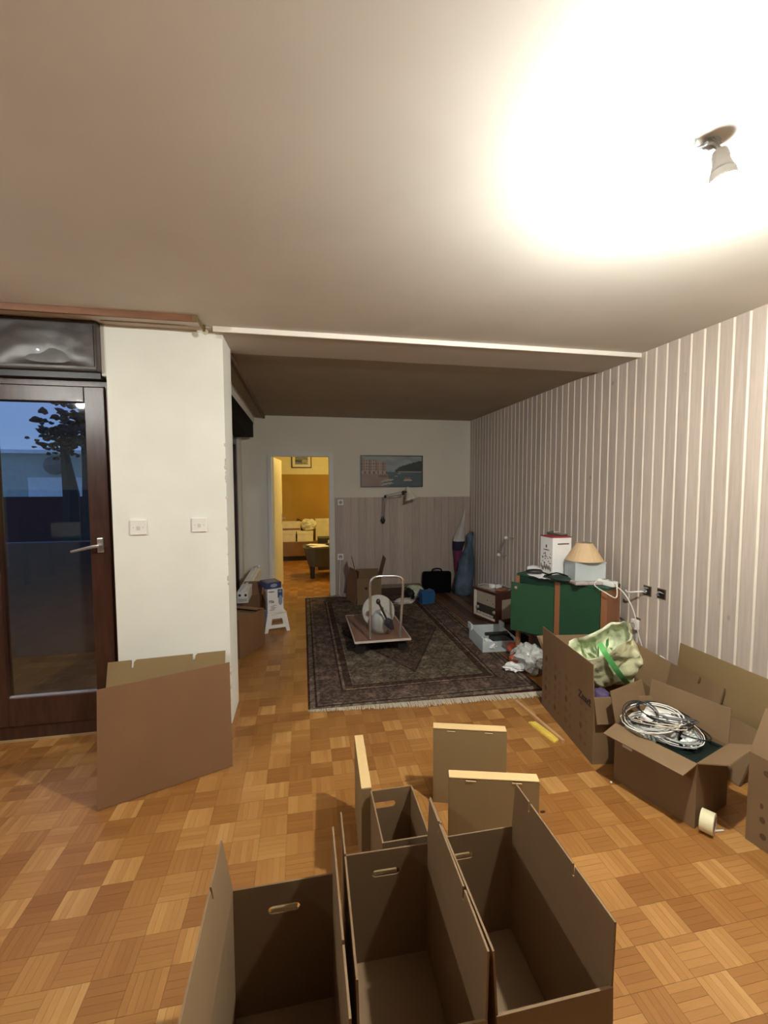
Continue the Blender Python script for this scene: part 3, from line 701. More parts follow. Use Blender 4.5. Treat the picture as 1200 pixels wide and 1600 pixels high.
# flat folded cartons leaning on the column
def leaning(label, bl, br, H, lean, back, notches=(), mt=KRAFT, shear=0, group='flat folded cartons'):
    bl, br = Vector((bl[0], bl[1], .002)), Vector((br[0], br[1], .002)); u = br-bl; W = u.length; u.normalize()
    back = Vector((back[0], back[1], 0)).normalized(); v = Vector((0, 0, 1))*math.cos(lean)+back*math.sin(lean)
    t = thing('flat_carton', label, 'folded carton', bl, 0, group)
    poly = [(0, 0), (W, 0), (W, H)]
    for q in sorted(notches, reverse=True): poly += [(q*W+.02, H), (q*W+.008, H-.012), (q*W+.006, H-.045), (q*W-.008, H-.045), (q*W-.008, H)]
    poly += [(0, H)]
    nn = u.cross(v); o = Vector((0, 0, 0))
    m = MB(); m.plate(poly, .006, o, u, v); m.build('front_sheet', mt, t)
    m = MB(); m.plate([(p[0]*.995+.002, p[1]*.992) for p in poly], .006, o-nn*.0075, u, v); m.build('rear_sheet', mt, t)
    return t
leaning('large flat brown carton sheet leaning against the column in front', (-.993, 2.195), (-.405, 2.418), .565, R(9), (-.2, 1), (), KRAFT_D)
leaning('paler flat carton with notched top leaning on the column, behind the larger one', (-1.16, 2.63), (-.50, 2.69), .525, R(16), (0, 1), (.2, .72), KRAFT_L)

# right side boxes
def dirbox(corner, towards, L, W, side=1):
    """box whose long face starts at corner running towards; W to the right (+x)"""
    c = Vector((corner[0], corner[1], 0)); d = (Vector((towards[0], towards[1], 0))-c).normalized(); n_ = Vector((d.y, -d.x, 0))
    ctr = c+d*L/2+n_*W/2; rz = math.atan2(-d.x, d.y); return ctr, rz
ctr, rz = dirbox((1.569, 2.043), (1.68, 2.89), .66, .40)
G2 = 'open boxes along the board wall'
bp_ = cardbox('large printed open carton by the board wall holding the green-white bag', ctr, rz, .66, .40, .385, {'-x': (2, .185), '+x': (14, .19), '-y': (168, .14), '+y': (60, .14)}, G2, slots=())
# printing on its outer long side and flap
o = Vector((-.2008, 0, 0)); u = Vector((0, -1, 0)); v = Vector((0, 0, 1))
text_mesh('Zmvž', .060, (-.2012, -.235, .335), u, v, bp_, PRINT, 'printed_word')
sp = []; sp2 = []
for ci, a in enumerate((-.27, -.13, .02, .20)):
    for ri in range(5):
        z = .36-ri*.068
        if ci == 3 and ri == 0: continue
        (sp if (ci+ri*2) % 3 == 0 else sp2).append((a, z, .030, .036)); sp2.append((a+.055, z-.012, .016, .022))
marks(bp_, o, u, v, sp, PRINT_L); marks(bp_, o, u, v, sp2, mat('very_faded_print', (.150, .082, .042), .8), 'faded_symbols')
ctr, rz = dirbox((1.729, 1.556), (1.604, 1.930), .385, .30)
kb = cardbox('open carton full of tangled cables beside the tape roll', ctr, rz, .385, .30, .305, {'-x': (100, .11), '+x': (8, .17), '-y': (64, .13), '+y': (14, .16)}, G2, slots=())
KC, KR = ctr.copy(), rz
m = MB(); m.plate(rect(0, 0, .05, .07), .0006, (-.1505, .15, .20), (0, -1, 0), (0, 0, 1)); m.build('paper_label', mat('grey_label', (.50, .45, .40), .6), kb)
ctr, rz = dirbox((1.90, 1.468), (1.985, .87), .60, .42)
ctr, rz = (Vector((1.90, 1.468, 0))+Vector((.14, -.99, 0)).normalized()*.30+Vector((.99, .14, 0)).normalized()*.21), R(8)
qb = cardbox('printed open carton at the right edge of the picture', ctr, rz, .60, .42, .40, {'-x': (-24, .20)}, G2, slots=())
marks(qb, Vector((-.2108, 0, 0)), u, v, [(a_, b_, w_*.6, h_*.7) for a_, b_, w_, h_ in [(-.23, .34, .05, .035), (-.20, .26, .06, .03), (-.245, .19, .02, .03), (-.24, .13, .035, .035), (-.235, .06, .04, .035), (-.10, .30, .05, .04), (-.09, .18, .05, .04), (-.1, .08, .05, .04)]], PRINT_L)
# flat cartons leaning on board wall
def wallcard(label, y0, y1, H, xf, mt, notches=(), xt=2.452):
    return leaning(label, (xf, y0), (xf, y1), H, math.asin(min(.9, (xt-xf)/H)), (1, 0), notches, mt, group='flat cartons leaning on the board wall')
wallcard('tallest flat carton leaning upright on the board wall, behind the cable box', 2.36, 1.70, .515, 2.40, KRAFT_L, ())
wallcard('middle flat brown carton leaning on the board wall, behind the cable box', 2.56, 2.02, .385, 2.30, KRAFT, (.72,), 2.415)
wallcard('flat brown carton with stepped top leaning behind the cable box, lowest', 2.10, 1.74, .30, 2.20, KRAFT, (), 2.33)
# white plug on top of card
c = hit(1034, 1030, 0, 2.40)
t = thing('power_plug', 'white power plug with short cord resting on a leaning carton edge', 'plug', c)
m = MB(); m.lathe([(.006, -.03), (.014, -.02), (.019, 0), (.019, .018), (.004, .018)], (0, 0, .0), (-.4, .8, .35), 14); m.build('plug_body', WHITE, t, smooth=True)
m = MB(); m.tube(smooth_path([(.01, -.02, -.01), (.02, -.06, -.02), (.03, -.14, -.055)]), .006, 6); m.build('cord', CABW, t)

# ------------------------------------------------------------------ cable tangle contents (box frame KC, KR)
def kw(x, y, z): return KC+Matrix.Rotation(KR, 3, 'Z') @ Vector((x, y, z))
t = thing('green_crate', 'dark green plastic crate inside the cable carton', 'crate', kw(-.0, -.10, .02), KR)
m = MB(); m.rng((-.125, -.085, 0), (.125, .085, .265), .01); m.build('crate_body', mat('dark_green_plastic', (.004, .010, .007), .6, spec=.25), t)
m = MB(); m.rng((-.13, -.09, .255), (-.112, .09, .275), .003); m.rng((.112, -.09, .255), (.13, .09, .275), .003); m.rng((-.112, -.09, .255), (.112, -.07, .275), .003); m.build('crate_rim', MATS['dark_green_plastic'], t)
t = thing('router', 'white boxy device with navy stripes among the tangled cables', 'electronic device', kw(.035, .06, .255), KR+R(20))
m = MB(); m.box((0, 0, .055), (.17, .16, .11), 0, .012); m.build('device_body', WHITE, t)
m = MB(); m.box((-.0, -.0815, .05), (.012, .002, .10)); m.box((0, 0, .1005), (.17, .010, .002)); m.box((-.0855, 0, .085), (.002, .16, .008)); m.build('stripe', mat('navy', (.012, .012, .06), .5), t)
m = MB(); m.box((.05, -.082, .03), (.05, .004, .04)); m.build('vent', BLACKP, t)
t = thing('router', 'flat grey adapter box half buried under the cable coils', 'electronic device', kw(-.08, .10, .24), KR-R(20))
m = MB(); m.box((0, 0, .03), (.12, .10, .06), 0, .014); m.build('device_body', mat('grey_green_plastic', (.36, .40, .36), .5), t)
def coil(name, label, c, rx, ry, n, mt, r, tilt, jit=.02, tail=None):
    rx, ry, r, jit = rx*.86, ry*.82, r*.85, jit*1.7
    t = thing(name, label, 'cable', c, KR, 'tangled cables in the carton'); pts = []
    ph = rnd.uniform(0, 6)
    for i in range(n*18):
        a = i/18*2*math.pi+ph; k = 1+jit*6*noise.noise(Vector((i*.06, ph, 0)))
        p = Vector((rx*k*math.cos(a), ry*k*math.sin(a), .012*noise.noise(Vector((i*.13, ph, 3)))+.004*(i/18)))
        pts.append(Matrix.Rotation(tilt[0], 3, 'X') @ Matrix.Rotation(tilt[1], 3, 'Y') @ p)
    if tail: pts += [Vector(q) for q in smooth_path([pts[-1]]+tail, 6)][1:]
    m = MB(); m.tube(pts, r, 6); m.build('cord', mt, t, smooth=True); return t
coil('cable_coil', 'thick light grey cable wound in a coil, left in the carton', kw(-.06, .07, .335), .10, .115, 6, mat('cable_lightgrey', (.50, .51, .49), .5), .0042, (R(-12), R(-6)))
coil('cable_coil', 'white cable looping high over the cable carton edge', kw(-.045, .06, .365), .14, .16, 2, CABW, .0038, (R(-8), R(-14)), .03)
coil('cable_coil', 'thin black cable lying across the white device', kw(.02, .04, .375), .13, .14, 4, CABK, .0032, (R(4), R(6)), .05)
coil('cable_coil', 'grey cable draped over the dark green crate', kw(-.01, -.03, .32), .13, .13, 4, CABG, .0036, (R(2), R(3)), .04)
coil('cable_coil', 'black cable lying around right side of the cable carton', kw(.06, -.03, .33), .10, .15, 1, CABK, .004, (R(3), R(4)), .05)
coil('cable_coil', 'thin beige cable lying in wide loops over the left of the carton contents', kw(-.05, .03, .36), .12, .15, 3, mat('cable_beige', (.62, .55, .44), .5), .0028, (R(-14), R(12)), .06)
coil('cable_coil', 'thin black cable tangled at the far left corner of the carton', kw(-.06, .11, .37), .085, .07, 4, CABK, .0026, (R(18), R(-12)), .09)
coil('cable_coil', 'thin white cable running along the carton front edge to the crate', kw(.00, -.02, .335), .145, .17, 1, CABW, .0026, (R(6), R(-5)), .07)
coil('cable_coil', 'dark grey cable knotted over the middle of the white device', kw(.03, .0, .37), .07, .10, 4, mat('cable_darkgrey', (.09, .09, .10), .5), .003, (R(-16), R(10)), .10)
for k, (x, y_, lab) in enumerate(((-.02, -.10, 'crumpled clear plastic pouch on the dark green crate, left one'), (.05, -.07, 'crumpled clear plastic pouch on the dark green crate, right one'))):
    t = thing('plastic_pouch', lab, 'plastic pouch', kw(x, y_, .295), KR)
    m = MB(); m.blob((0, 0, .018), (.036, .028, .016), .7, 7, 3, k+5); m.build('pouch', mat('shiny_clear_wrap', (.75, .78, .76), .15), t)

# ------------------------------------------------------------------ reusable bag
c = hit(925, 1022, 1, 2.52)
t = thing('shopping_bag', 'crumpled cream reusable shopping bag with green straps in the printed carton', 'bag', (c.x, c.y, .10))
BAGM = mat('cream_bag', (.66, .65, .40), .32, .18, 9, .9, 14); BAGG = mat('bag_green', (.13, .46, .13), .4, .15)
axv = Vector((-.52, -.12, .58)).normalized(); wv = Vector((.70, -.42, .45)); wv = (wv-axv*wv.dot(axv)).normalized(); dv2 = axv.cross(wv)
base = hit(967, 1050, 1, 2.385)
def bagring(h, w2, d2, n_=64, dz=0):
    r_ = []
    for i in range(n_):
        a = 2*math.pi*i/n_; ca, sa = math.cos(a), math.sin(a)
        e = .45; x = w2*math.copysign(abs(ca)**e, ca); y_ = d2*math.copysign(abs(sa)**e, sa)
        p = base+axv*h+wv*x+dv2*y_
        q = noise.noise_vector(p*7)*.034+dv2*(-abs(noise.noise(p*13))*.035)+wv*(abs(noise.noise(p*17+Vector((4, 1, 2))))*.03)+noise.noise_vector(p*30)*.009
        r_.append(p+q)
    return r_
def dense(L_):
    out = []
    for a_, b_ in zip(L_, L_[1:]): out += [tuple(a_[i]+(b_[i]-a_[i])*k/3 for i in range(3)) for k in range(3)]
    return out+[L_[-1]]
rings = [bagring(h, w2, d2) for h, w2, d2 in dense(((-.04, .07, .04), (0, .145, .085), (.05, .165, .105), (.10, .170, .115), (.15, .175, .12), (.20, .18, .115), (.25, .185, .11), (.29, .19, .10), (.32, .192, .09)))]
inner = [bagring(h, w2, d2) for h, w2, d2 in dense(((.315, .182, .08), (.26, .172, .092), (.19, .155, .09), (.17, .08, .04)))]
def loft(m, rs):
    n_ = len(rs[0]); vs = [p for r_ in rs for p in r_]
    return m.add(vs, [(i*n_+k, i*n_+(k+1) % n_, (i+1)*n_+(k+1) % n_, (i+1)*n_+k) for i in range(len(rs)-1) for k in range(n_)])
m = MB(); loft(m, rings); bb = [base-axv*.02]; m.add(rings[0], [tuple(reversed(range(64)))]); m.build('bag_body', BAGM, t, world=True, smooth=True)
m = MB(); loft(m, [rings[-1]]+inner); m.add(inner[-1], [tuple(range(64))]); m.build('bag_lining', mat('bag_lining', (.60, .62, .42), .4, .35, 16, .9, 16), t, world=True, smooth=True)
for s_ in (-1,):
    pts = [base+axv*h+dv2*(d_)*1+wv*(.02) for h, d_ in ((-.0, -.11), (.07, -.135), (.14, -.148), (.22, -.145), (.29, -.125), (.34, -.10), (.35, -.05))]
    m = MB(); P2 = smooth_path(pts, 5); vs = []; fs = []
    for i, p in enumerate(P2):
        vs += [p-wv*.016, p+wv*.016, p+wv*.016-dv2*.003, p-wv*.016-dv2*.003]
        if i: k = i*4; fs += [(k-4+j, k-4+(j+1) % 4, k+(j+1) % 4, k+j) for j in range(4)]
    m.add(vs, fs); m.build('strap', BAGG, t, world=True)
m = MB()
for i in range(9):
    a = rnd.uniform(-.12, .12); b_ = rnd.uniform(-.05, .05); o = base+axv*.20+wv*a+dv2*b_
    q = Vector((rnd.uniform(-1, 1), rnd.uniform(-1, 1), rnd.uniform(.2, 1))).normalized()
    tip = o+axv*.085+q*.05; s2 = wv.cross(tip-o).normalized()*.012
    m.add([o-s2, o+s2, (o+tip)/2+s2*1.6, tip, (o+tip)/2-s2*1.6], [(0, 1, 2, 4), (4, 2, 3)])
m.build('leaf_print', BAGG, t, world=True, kind='stuff')
# purple bundle below the bag
c = hit(936, 1090, 1, 2.12)
t = tag(MB().blob((0, 0, 0), (.05, .05, .04), .3, 5, 3, 4).build('purple_bundle', mat('purple_cloth', (.07, .045, .12), .7), smooth=True), 'purple cloth bundle squeezed under the shopping bag in the printed carton', 'cloth'); t.location = c+Vector((.05, .05, -.02))

# ------------------------------------------------------------------ floor bits front
c = hit(1106, 1283, 2, .05)
t = thing('tape_roll', 'roll of cream masking tape standing on the floor by the cable carton', 'tape', (c.x, c.y, 0), R(-58))
def ring(ri, ro, w_, seg=32):
    b = MB(); b.lathe([(ri, -w_/2), (ro, -w_/2), (ro, w_/2), (ri, w_/2), (ri, -w_/2)], (0, 0, ro0), (1, 0, 0), seg)
    b.f = [f for f in b.f if len(f) == 4]; b.mi = b.mi[:len(b.f)]; return b
ro0 = .047
ring(.036, .047, .05).build('tape', mat('cream_tape', (.78, .70, .44), .5), t, smooth=False)
ring(.033, .036, .052).build('core', mat('tape_core', (.55, .47, .38), .7), t)
m = MB(); m.tube([(.02, .02, .004), (.05, .055, .006)], .004, 6); m.build('tape_end', CABW, t)
p0, p1 = Vector((1.448, 2.494, 0)), Vector((1.483, 2.273, 0)); d = p1-p0
t = thing('folding_rule', 'yellow folding measuring rule lying on the parquet', 'ruler', (p0+p1)/2+Vector((.015, 0, 0)), math.atan2(d.y, d.x))
YEL = mat('yellow_rule', (.80, .58, .10), .5, .1, 30)
for k in range(4):
    m = MB(); m.rng((-.118+.003*k, -.026+k*.013, .0), (.118-.004*k, -.0145+k*.013, .009+.001*(k % 2)), .001); m.build('rule_segment', YEL, t)
m = MB()
for i in range(22): m.rng((-.105+i*.01, -.026, .0102), (-.104+i*.01, -.020, .0106))
m.build('scale_marks', BLACKP, t, kind='stuff')
p0, p1 = Vector((1.487, 2.757, .012)), Vector((1.530, 2.250, .012)); d = p1-p0
t = thing('batten', 'thin pale wooden slat on the parquet along the printed carton', 'slat', (p0+p1)/2, math.atan2(d.y, d.x))
m = MB(); m.box((0, .0, .0), (d.length, .020, .022), 0, .002); m.build('batten_body', mat('pale_batten', (.52, .30, .14), .6, .1, 10), t)
# small loose dark screw and bits
for k, (px, py) in enumerate(((848, 1268), (955, 1222))):
    c = hit(px, py, 2, .004)
    t = thing('floor_scrap', ('small dark scrap on the parquet right of the upright cartons', 'tiny pale scrap on parquet below the cable carton')[k], 'scrap', (c.x, c.y, 0))
    m = MB(); m.blob((0, 0, .004), (.012 if k == 0 else .005, .006, .004), .4, 5, 2, k); m.build('scrap', (PRINT, WHITE)[k], t)

# ------------------------------------------------------------------ carpet
CX0, CX1, CY0, CY1 = .018, 1.79, 2.90, 5.967
def carpet_mat():
    m = bpy.data.materials.new('persian_carpet'); m.use_nodes = True; n = m.node_tree; N = n.nodes.new; L = n.links.new; b = n.nodes['Principled BSDF']
    g = N('ShaderNodeTexCoord'); sp = N('ShaderNodeSeparateXYZ'); L(g.outputs['Object'], sp.inputs[0])
    def M(op, a, bb=None, c=None):
        x = N('ShaderNodeMath'); x.operation = op
        for i, v in enumerate((a, bb, c)):
            if v is None: continue
            if isinstance(v, (int, float)): x.inputs[i].default_value = v
            else: L(v, x.inputs[i])
        return x.outputs[0]
    hw, hl = (CX1-CX0)/2, (CY1-CY0)/2
    ax_, ay_ = M('ABSOLUTE', sp.outputs[0]), M('ABSOLUTE', sp.outputs[1])
    e = M('MINIMUM', M('SUBTRACT', hw, ax_), M('SUBTRACT', hl, ay_))     # distance from the edge
    r = N('ShaderNodeValToRGB'); L(M('DIVIDE', e, .5), r.inputs[0]); r.color_ramp.interpolation = 'CONSTANT'
    cols = [(0, (.055, .018, .014)), (.03, (.14, .115, .085)), (.10, (.05, .022, .018)), (.13, (.12, .10, .075)), (.17, (.085, .060, .050)), (.22, (.108, .076, .060)), (.50, (.05, .022, .018)), (.53, (.15, .12, .085)), (.57, (.05, .03, .024)), (.68, (.15, .12, .085)), (.70, (.112, .092, .065))]
    el = r.color_ramp.elements
    el[0].position, el[0].color = cols[0][0], cols[0][1]+(1,); el[1].position, el[1].color = cols[1][0], cols[1][1]+(1,)
    for p, c in cols[2:]: x = el.new(p); x.color = c+(1,)
    # central lozenge
    d = M('ADD', M('DIVIDE', ax_, .52), M('DIVIDE', ay_, 1.05))
    lz = M('LESS_THAN', d, 1.0); ed = M('LESS_THAN', M('ABSOLUTE', M('SUBTRACT', d, 1.0)), .018); cz = M('LESS_THAN', M('ADD', M('DIVIDE', ax_, .14), M('DIVIDE', ay_, .17)), 1.0)
    mx = N('ShaderNodeMix'); mx.data_type = 'RGBA'; L(lz, mx.inputs[0]); L(r.outputs[0], mx.inputs[6]); mx.inputs[7].default_value = (.078, .055, .042, 1)
    m2 = N('ShaderNodeMix'); m2.data_type = 'RGBA'; L(ed, m2.inputs[0]); L(mx.outputs[2], m2.inputs[6]); m2.inputs[7].default_value = (.05, .03, .025, 1)
    m3 = N('ShaderNodeMix'); m3.data_type = 'RGBA'; L(cz, m3.inputs[0]); L(m2.outputs[2], m3.inputs[6]); m3.inputs[7].default_value = (.20, .17, .13, 1)
    vo = N('ShaderNodeTexVoronoi'); vo.inputs['Scale'].default_value = 52; L(g.outputs['Object'], vo.inputs['Vector'])
    sc = N('ShaderNodeValToRGB'); L(vo.outputs['Color'], sc.inputs[0]); sc.color_ramp.interpolation = 'CONSTANT'
    sc.color_ramp.elements[0].color = (.55, .47, .43, 1); sc.color_ramp.elements[1].position = .40; sc.color_ramp.elements[1].color = (1, 1, 1, 1)
    x = sc.color_ramp.elements.new(.62); x.color = (1.5, 1.4, 1.25, 1); x = sc.color_ramp.elements.new(.8); x.color = (.75, .62, .60, 1)
    v2 = N('ShaderNodeTexVoronoi'); v2.inputs['Scale'].default_value = 9; L(g.outputs['Object'], v2.inputs['Vector'])
    s2 = N('ShaderNodeMapRange'); L(v2.outputs['Distance'], s2.inputs[0]); s2.inputs[1].default_value = .1; s2.inputs[2].default_value = .6; s2.inputs[3].default_value = 1.35; s2.inputs[4].default_value = .75
    mu = N('ShaderNodeMix'); mu.data_type = 'RGBA'; mu.blend_type = 'MULTIPLY'; mu.inputs[0].default_value = .75; L(m3.outputs[2], mu.inputs[6]); L(sc.outputs[0], mu.inputs[7])
    mv = N('ShaderNodeVectorMath'); mv.operation = 'SCALE'; L(mu.outputs[2], mv.inputs[0]); L(s2.outputs[0], mv.inputs['Scale'])
    L(mv.outputs[0], b.inputs['Base Color']); b.inputs['Roughness'].default_value = .95; b.inputs['Specular IOR Level'].default_value = .1
    nz = N('ShaderNodeTexNoise'); nz.inputs['Scale'].default_value = 300; bp = N('ShaderNodeBump'); bp.inputs['Strength'].default_value = .4; bp.inputs['Distance'].default_value = .003
    L(nz.outputs[0], bp.inputs['Height']); L(bp.outputs[0], b.inputs['Normal']); return m
t = thing('carpet', 'large worn dark patterned oriental carpet with pale fringe on the parquet', 'carpet', ((CX0+CX1)/2, (CY0+CY1)/2, 0))
hw, hl = (CX1-CX0)/2, (CY1-CY0)/2
m = MB(); nx, ny = 40, 60; vs = []
for j in range(ny+1):
    for i in range(nx+1):
        x = -hw+2*hw*i/nx; y = -hl+2*hl*j/ny
        if j == 0: y += .03*(1-i/nx) - .0 ; y -= .035*i/nx
        edge = i in (0, nx) or j in (0, ny)
        vs.append((x, y, .0005 if edge else .009+.002*noise.noise(Vector((x*3, y*3, 0)))))
m.add(vs, [(j*(nx+1)+i, j*(nx+1)+i+1, (j+1)*(nx+1)+i+1, (j+1)*(nx+1)+i) for j in range(ny) for i in range(nx)])
m.build('pile', carpet_mat(), t, smooth=False)
m = MB()
for e_, sg in ((-hl, -1), (hl, 1)):
    for i in range(360):
        f = (i+rnd.random())/360; x = -hw+2*hw*f; y0 = e_+(.03*(1-f)-.035*f if sg < 0 else 0); ln = (.022+.045*min(1, f*2.2))*rnd.uniform(.75, 1.2) if sg < 0 else .05
        dx = rnd.uniform(-.008, .008); w_ = .0028
        m.add([(x-w_, y0-sg*.005, .006), (x+w_, y0-sg*.005, .006), (x+dx+w_, y0+sg*ln, .002), (x+dx-w_, y0+sg*ln, .002), (x, y0, .010), (x+dx, y0+sg*ln, .005)], [(0, 4, 5, 3), (4, 1, 2, 5)])
m.build('fringe', mat('wool_fringe', (.60, .53, .41), .9), t, kind='stuff')
# dark plank vinyl between carpet and wall
t = thing('plank_vinyl', 'dark brown plank floor covering between carpet and board wall', 'floor covering', (2.12, 4.7, 0))
for k in range(6):
    x0 = 1.80+k*.110; m = MB(); m.rng((x0+.001, 3.35, 0), (x0+.109, 6.05, .005), .001); m.build('plank', (VINYL, VINYL2, VINYL3)[(k*2) % 3], t, world=True)

# ------------------------------------------------------------------ trolley and dome lamp
t = thing('platform_trolley', 'flat brown platform trolley with a steel push handle on the carpet', 'trolley', (.71, 4.17, .01), R(1))
t.rotation_euler = (0, 0, 0)
m = MB(); m.rng((.452, 3.776, .135), (.964, 4.585, .15), .003)
m.build('platform', mat('brown_laminate', (.20, .10, .065), .35, .12, 8), t, world=True)
m = MB()
for s_ in ((.452, 3.768, .132, .964, 3.776, .152), (.452, 4.585, .132, .964, 4.593, .152), (.444, 3.768, .132, .452, 4.593, .152), (.964, 3.768, .132, .972, 4.593, .152)): m.rng(s_[:3], s_[3:], .002)
m.build('edge_band', mat('pink_beige_edging', (.58, .47, .40), .5), t, world=True)
m = MB(); m.tube(smooth_path([(.592, 3.80, .13), (.594, 3.80, .50), (.596, 3.80, .665), (.615, 3.80, .715), (.66, 3.80, .735), (.75, 3.80, .736), (.84, 3.80, .730), (.885, 3.80, .71), (.902, 3.80, .655), (.890, 3.80, .45), (.872, 3.80, .13)], 5), .0125, 10)
m.build('push_handle', CHROME, t, world=True, smooth=True)
for x in (.51, .91):
    for y_ in (3.85, 4.50):
        m = MB(); m.lathe([(.005, -.014), (.045, -.014), (.048, 0), (.045, .014), (.005, .014)], (x, y_, .058), (0, 1, .0), 18); m.box((x, y_, .12), (.05, .05, .03)); m.box((x, y_-.018, .09), (.03, .003, .07)); m.box((x, y_+.018, .09), (.03, .003, .07))
        m.build('castor', BLACKP, t, world=True)
c = Vector((.735, 4.22, .15))
t = thing('dome_lampshade', 'grey metal dome lampshade with round rear disc lying on the trolley', 'lamp', c)
m = MB(); AL = mat('grey_enamel', (.48, .47, .42), .35, .06, 5, metal=.15); ax = Vector((-.03, -.35, 1)).normalized()
m.lathe([(.095, 0), (.096, .06), (.094, .11), (.086, .15), (.068, .182), (.042, .202), (.020, .210), (.018, .222), (.0001, .224)], (-.002, -.20, .020), ax, 36); m.build('shade', AL, t, smooth=True)
m = MB(); m.lathe([(.0001, 0), (.160, 0), (.166, .006), (.160, .012), (.0001, .012)], (0, -.045, .150), Vector((.0, -1, .42)), 40); m.build('rear_disc', mat('beige_disc', (.34, .31, .26), .5), t)
m = MB(); m.tube([(-.005, -.27, .225), (-.003, -.275, .255)], .014, 10); m.build('neck', CHROME, t)
t = thing('long_brush', 'dark handled brush leaning across the dome lampshade on the trolley', 'brush', (.85, 4.0, .15))
m = MB(); a = hit(591, 940, 1, 3.86); b_ = hit(604, 967, 1, 3.84); m.tube([a, (a+b_)/2, b_], .011, 8); m.blob(a, (.022, .02, .028), .1, 3, 2); m.build('brush_handle', mat('dark_brown_handle', (.03, .018, .014), .4), t, world=True)
m = MB(); e = hit(613, 983, 1, 3.82); e.z = max(e.z, .175); m.tube([b_, b_.lerp(e, .3), e], [.02, .045, .018], 10); m.build('brush_head', mat('dark_bristle', (.022, .016, .022), .8), t, world=True)

# ------------------------------------------------------------------ back wall objects
t = thing('swing_arm_lamp', 'cream swing-arm wall lamp mounted below the harbour picture', 'lamp', hit(599, 812, 1, YB-.008))
W_ = lambda px, py, y: hit(px, py, 1, y)
m = MB(); a = W_(598.5, 813, 6.03); m.blob(a, (.035, .03, .04), .1, 3, 2); m.rng((a.x-.02, 6.03, a.z-.05), (a.x+.02, 6.066, a.z+.05), .004); m.build('wall_bracket', BLACKP, t, world=True)
m = MB(); e1 = W_(602, 776, 5.95)
for s_ in (-.014, .014): m.tube([a+Vector((s_, -.01, 0)), e1+Vector((s_, 0, -.01))], .0055, 7)
m.build('lower_arm', METAL, t, world=True)
m = MB(); h_ = W_(630, 770, 5.82); 
for s_ in (-.016, .016): m.tube([e1+Vector((0, 0, s_)), h_+Vector((0, 0, s_))], .0055, 7)
m.build('upper_arm', METAL, t, world=True)
m = MB(); m.blob(e1, (.02, .02, .024), .05, 3, 2); m.blob(h_, (.024, .02, .03), .05, 3, 2); m.tube([h_, W_(636, 768, 5.82)], .012); m.build('joint', BLACKP, t, world=True)
m = MB(); tp = W_(636.5, 762, 5.82); ax = (W_(643, 781, 5.80)-tp).normalized()
m.lathe([(.012, -.012), (.030, -.002), (.034, .02), (.034, .04), (.026, .055), (.034, .065), (.085, .165), (.094, .175), (.088, .175), (.030, .07)], tp, ax, 28); m.build('lamp_shade', mat('cream_enamel', (.74, .68, .58), .35), t, world=True, smooth=True)
m = MB(); m.tube(smooth_path([a+Vector((.0, .02, -.03)), (a.x+.02, 6.06, a.z-.4), (a.x+.04, 6.06, a.z-.75)]), .003, 5); m.build('cord', CABG, t, world=True)
# cables on floor by doorway
m = MB(); p = [(.52, 6.04, .55), (.50, 6.03, .2), (.50, 5.95, .02), (.62, 5.9, .015), (.68, 5.98, .02), (.58, 6.02, .03), (.52, 5.93, .015), (.64, 5.88, .02), (.72, 5.95, .015)]
m.tube(smooth_path(p, 6), .005, 6); t = tag(m.build('socket_cable', CABW), 'white cord dropping from the wall socket to a small tangle on the floor', 'cable')
t = thing('dust_clump', 'greyish cable reel lying on floor by the doorway wall', 'cable', (.62, 5.93, 0))
m = MB(); m.blob((0, 0, .025), (.09, .05, .025), .6, 7, 3, 9, flat=.001); m.build('clump', mat('grey_clump', (.30, .30, .27), .7), t)
# open carton at the back wall
bk = cardbox('open carton with upright flaps standing at the back wall', (.850, 5.62, 0), R(-3), .30, .32, .345, {'-x': (12, .265), '+x': (14, .27), '+y': (0, .08)}, 'boxes at the back', slots=())
marks(bk, Vector((0, -.1504, 0)), (1, 0, 0), (0, 0, 1), [(-.04, .22, .040, .034), (.022, .22, .028, .034)], PRINT); marks(bk, Vector((0, -.1504, 0)), (1, 0, 0), (0, 0, 1), [(-.04, .29, .034, .035), (.02, .30, .028, .03)], mat('red_print', (.26, .10, .04), .8), 'red_symbols')
leaning('narrow flat carton leaning on the back dado left of the open box', (.575, 5.86), (.66, 5.50), .44, R(8), (.2, 0), (), KRAFT_D)
t = thing('wooden_plank', 'reddish brown wooden plank lying along the back wall', 'plank', (1.36, 5.95, 0))
m = MB(); m.rng((1.05, 5.90, 0), (1.68, 6.06, .11), .004); m.build('plank_body', mat('dark_red_wood', (.055, .022, .014), .5, .2), t, world=True)
m = MB(); m.rng((1.05, 5.90, .1101), (1.68, 6.06, .122), .002); m.build('plank_top', mat('grey_wood_top', (.22, .17, .13), .5), t, world=True)
# laptop bag
t = thing('laptop_bag', 'black laptop bag standing against the back dado', 'bag', (1.91, 5.92, .0), R(-6))
m = MB(); m.box((0, 0, .158), (.42, .12, .31), 0, .035); m.build('bag_body', BLACK, t, smooth=False)
m = MB(); m.tube(smooth_path([(-.07, 0, .30), (-.065, 0, .335), (-.03, 0, .352), (.03, 0, .352), (.065, 0, .335), (.07, 0, .30)]), .011, 8); m.build('handle', BLACK, t, smooth=True)
m = MB(); m.box((0, -.066, .12), (.36, .02, .19), 0, .008); m.build('front_pocket', BLACK, t)
